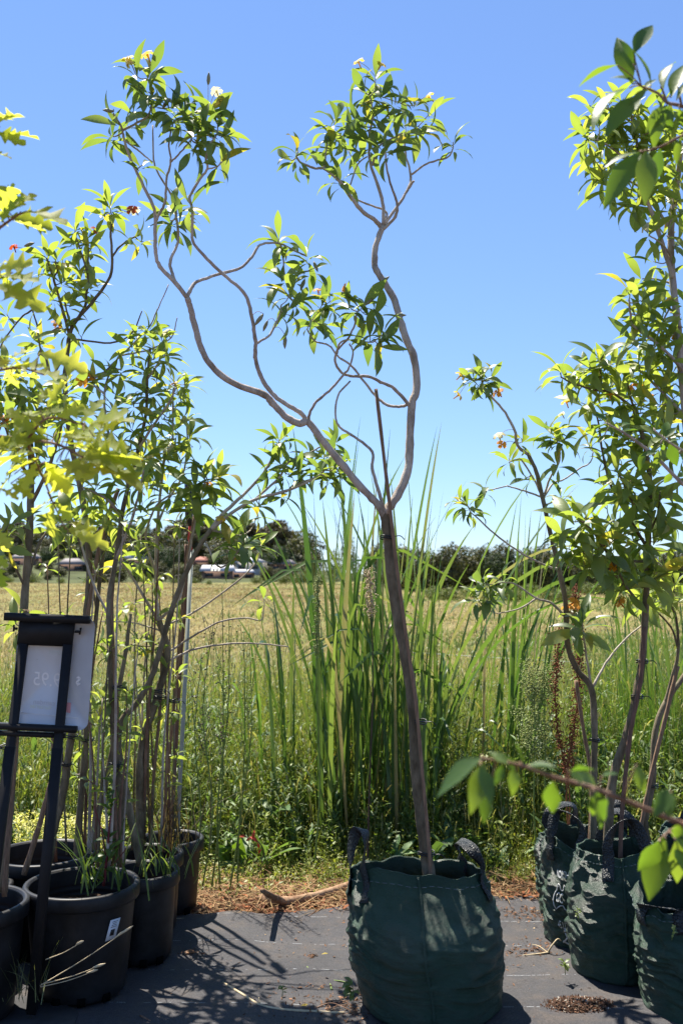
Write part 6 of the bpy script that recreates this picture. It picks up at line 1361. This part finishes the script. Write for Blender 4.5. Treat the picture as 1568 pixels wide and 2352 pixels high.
pot_grass('dark dry weeds in the farthest left pot', 405, 1950, 4.36, 60, .42, (0.05, 0.035, 0.025), (0.13, 0.10, 0.05), 5, .06, .005)
pot_grass('drooping grass at the sign foot', 40, 2300, 3.45, 26, .22, (0.12, 0.15, 0.06), (0.28, 0.26, 0.12), 6, .05, .004)
# pale seeding grass stalks leaning out from the sign foot
for vx, vy, ax, ay, lab in [(92, 2265, 306, 2127, 'longest dry grass stalk with seed head in front of the stickered pot'), (105, 2205, 192, 2162, 'upper dry grass stalk crossing the stickered pot'), (95, 2262, 242, 2214, 'middle dry grass stalk crossing the stickered pot'), (93, 2268, 225, 2228, 'lowest dry grass stalk crossing the stickered pot')]:
    P, Q = at(vx, vy, 3.42), at(ax, ay, 3.38); t = thing('grass_stalk', P, lab, 'grass stalk'); mb = MB(); mb.tube(smooth_path([P, P.lerp(Q, .5) + Vector((0, 0, -.006)), Q], 6), np.linspace(.0018, .001, 13), 5); mb.build('stem', M['straw'], t, True)
    mb = MB(); mb.tube(smooth_path([P.lerp(Q, .80), P.lerp(Q, .9), Q], 3), [.0012, .003, .0042, .0042, .0042, .003, .001], 6, True, .3); mb.build('seed_head', M['straw'], t, True)
# reddish leafy weed in the stickered pot
p = at(238, 2035, 3.76); t = thing('red_stemmed_weed', p, 'red-stemmed leafy weed standing in the stickered pot', 'weed'); mb = MB()
main = smooth_path([p, at(246, 1960, 3.74), at(252, 1890, 3.74), at(262, 1800, 3.75)], 6); mb.tube(main, np.linspace(.006, .002, len(main)), 7)
for q in [(at(232, 1900, 3.7), 5), (at(290, 1950, 3.72), 3), (at(215, 1850, 3.76), 8), (at(300, 1920, 3.8), 7)]: mb.tube(smooth_path([main[q[1]], main[q[1]].lerp(q[0], .5) + Vector((0, 0, -.01)), q[0]], 4), .002, 5)
mb.build('stem', M['red_stem'] if 'red_stem' in M else simple('red_stem', (.16, .03, .035), .6, .3, .3), t, True); its = []
for k in range(26):
    q = main[rnd.randrange(1, len(main))]; its.append((OV[rnd.randrange(3)], frame(q, Vector((rnd.uniform(-1, 1), rnd.uniform(-1, .6), rnd.uniform(-.2, .7))), Vector((0, -.5, 1)), rnd.uniform(.04, .085), .8), .06))
put_leaves(t, its)
yf = Stuff(); n = 420; vx = rng.uniform(35, 245, n); d = rng.uniform(4.5, 4.9, n); vy = rng.uniform(1868, 1975, n); P = np.array([tuple(at(a, b_, c_)) for a, b_, c_ in zip(vx, vy, d)]); P[:, 2] = np.clip(P[:, 2], .05, .42)
k = np.repeat(np.arange(n), 6); m_ = len(k)
yf.add(ribbons(P[k] + rng.normal(0, .006, (m_, 3)), rng.uniform(0, 6.28, m_), rng.uniform(.2, 1.4, m_), rng.uniform(0, .8, m_), np.full(m_, .016), np.full(m_, .007), mixcol(m_, (0.42, 0.43, 0.12), (0.58, 0.54, 0.18), .15), 2, prof=[.3, 1, .2]))
st_ = np.arange(0, n, 3); yf.add(ribbons(np.stack([P[st_, 0], P[st_, 1], 0 * st_], 1), rng.uniform(0, 6.28, len(st_)), np.full(len(st_), .03), np.full(len(st_), .02), P[st_, 2], np.full(len(st_), .003), mixcol(len(st_), (.12, .18, .05), (.2, .24, .06)), 3, prof=[1, 1, .9, .8]))
yf.build('yellow_flowers', M['weed'], 'mass of small pale yellow flowers behind the back row pots')
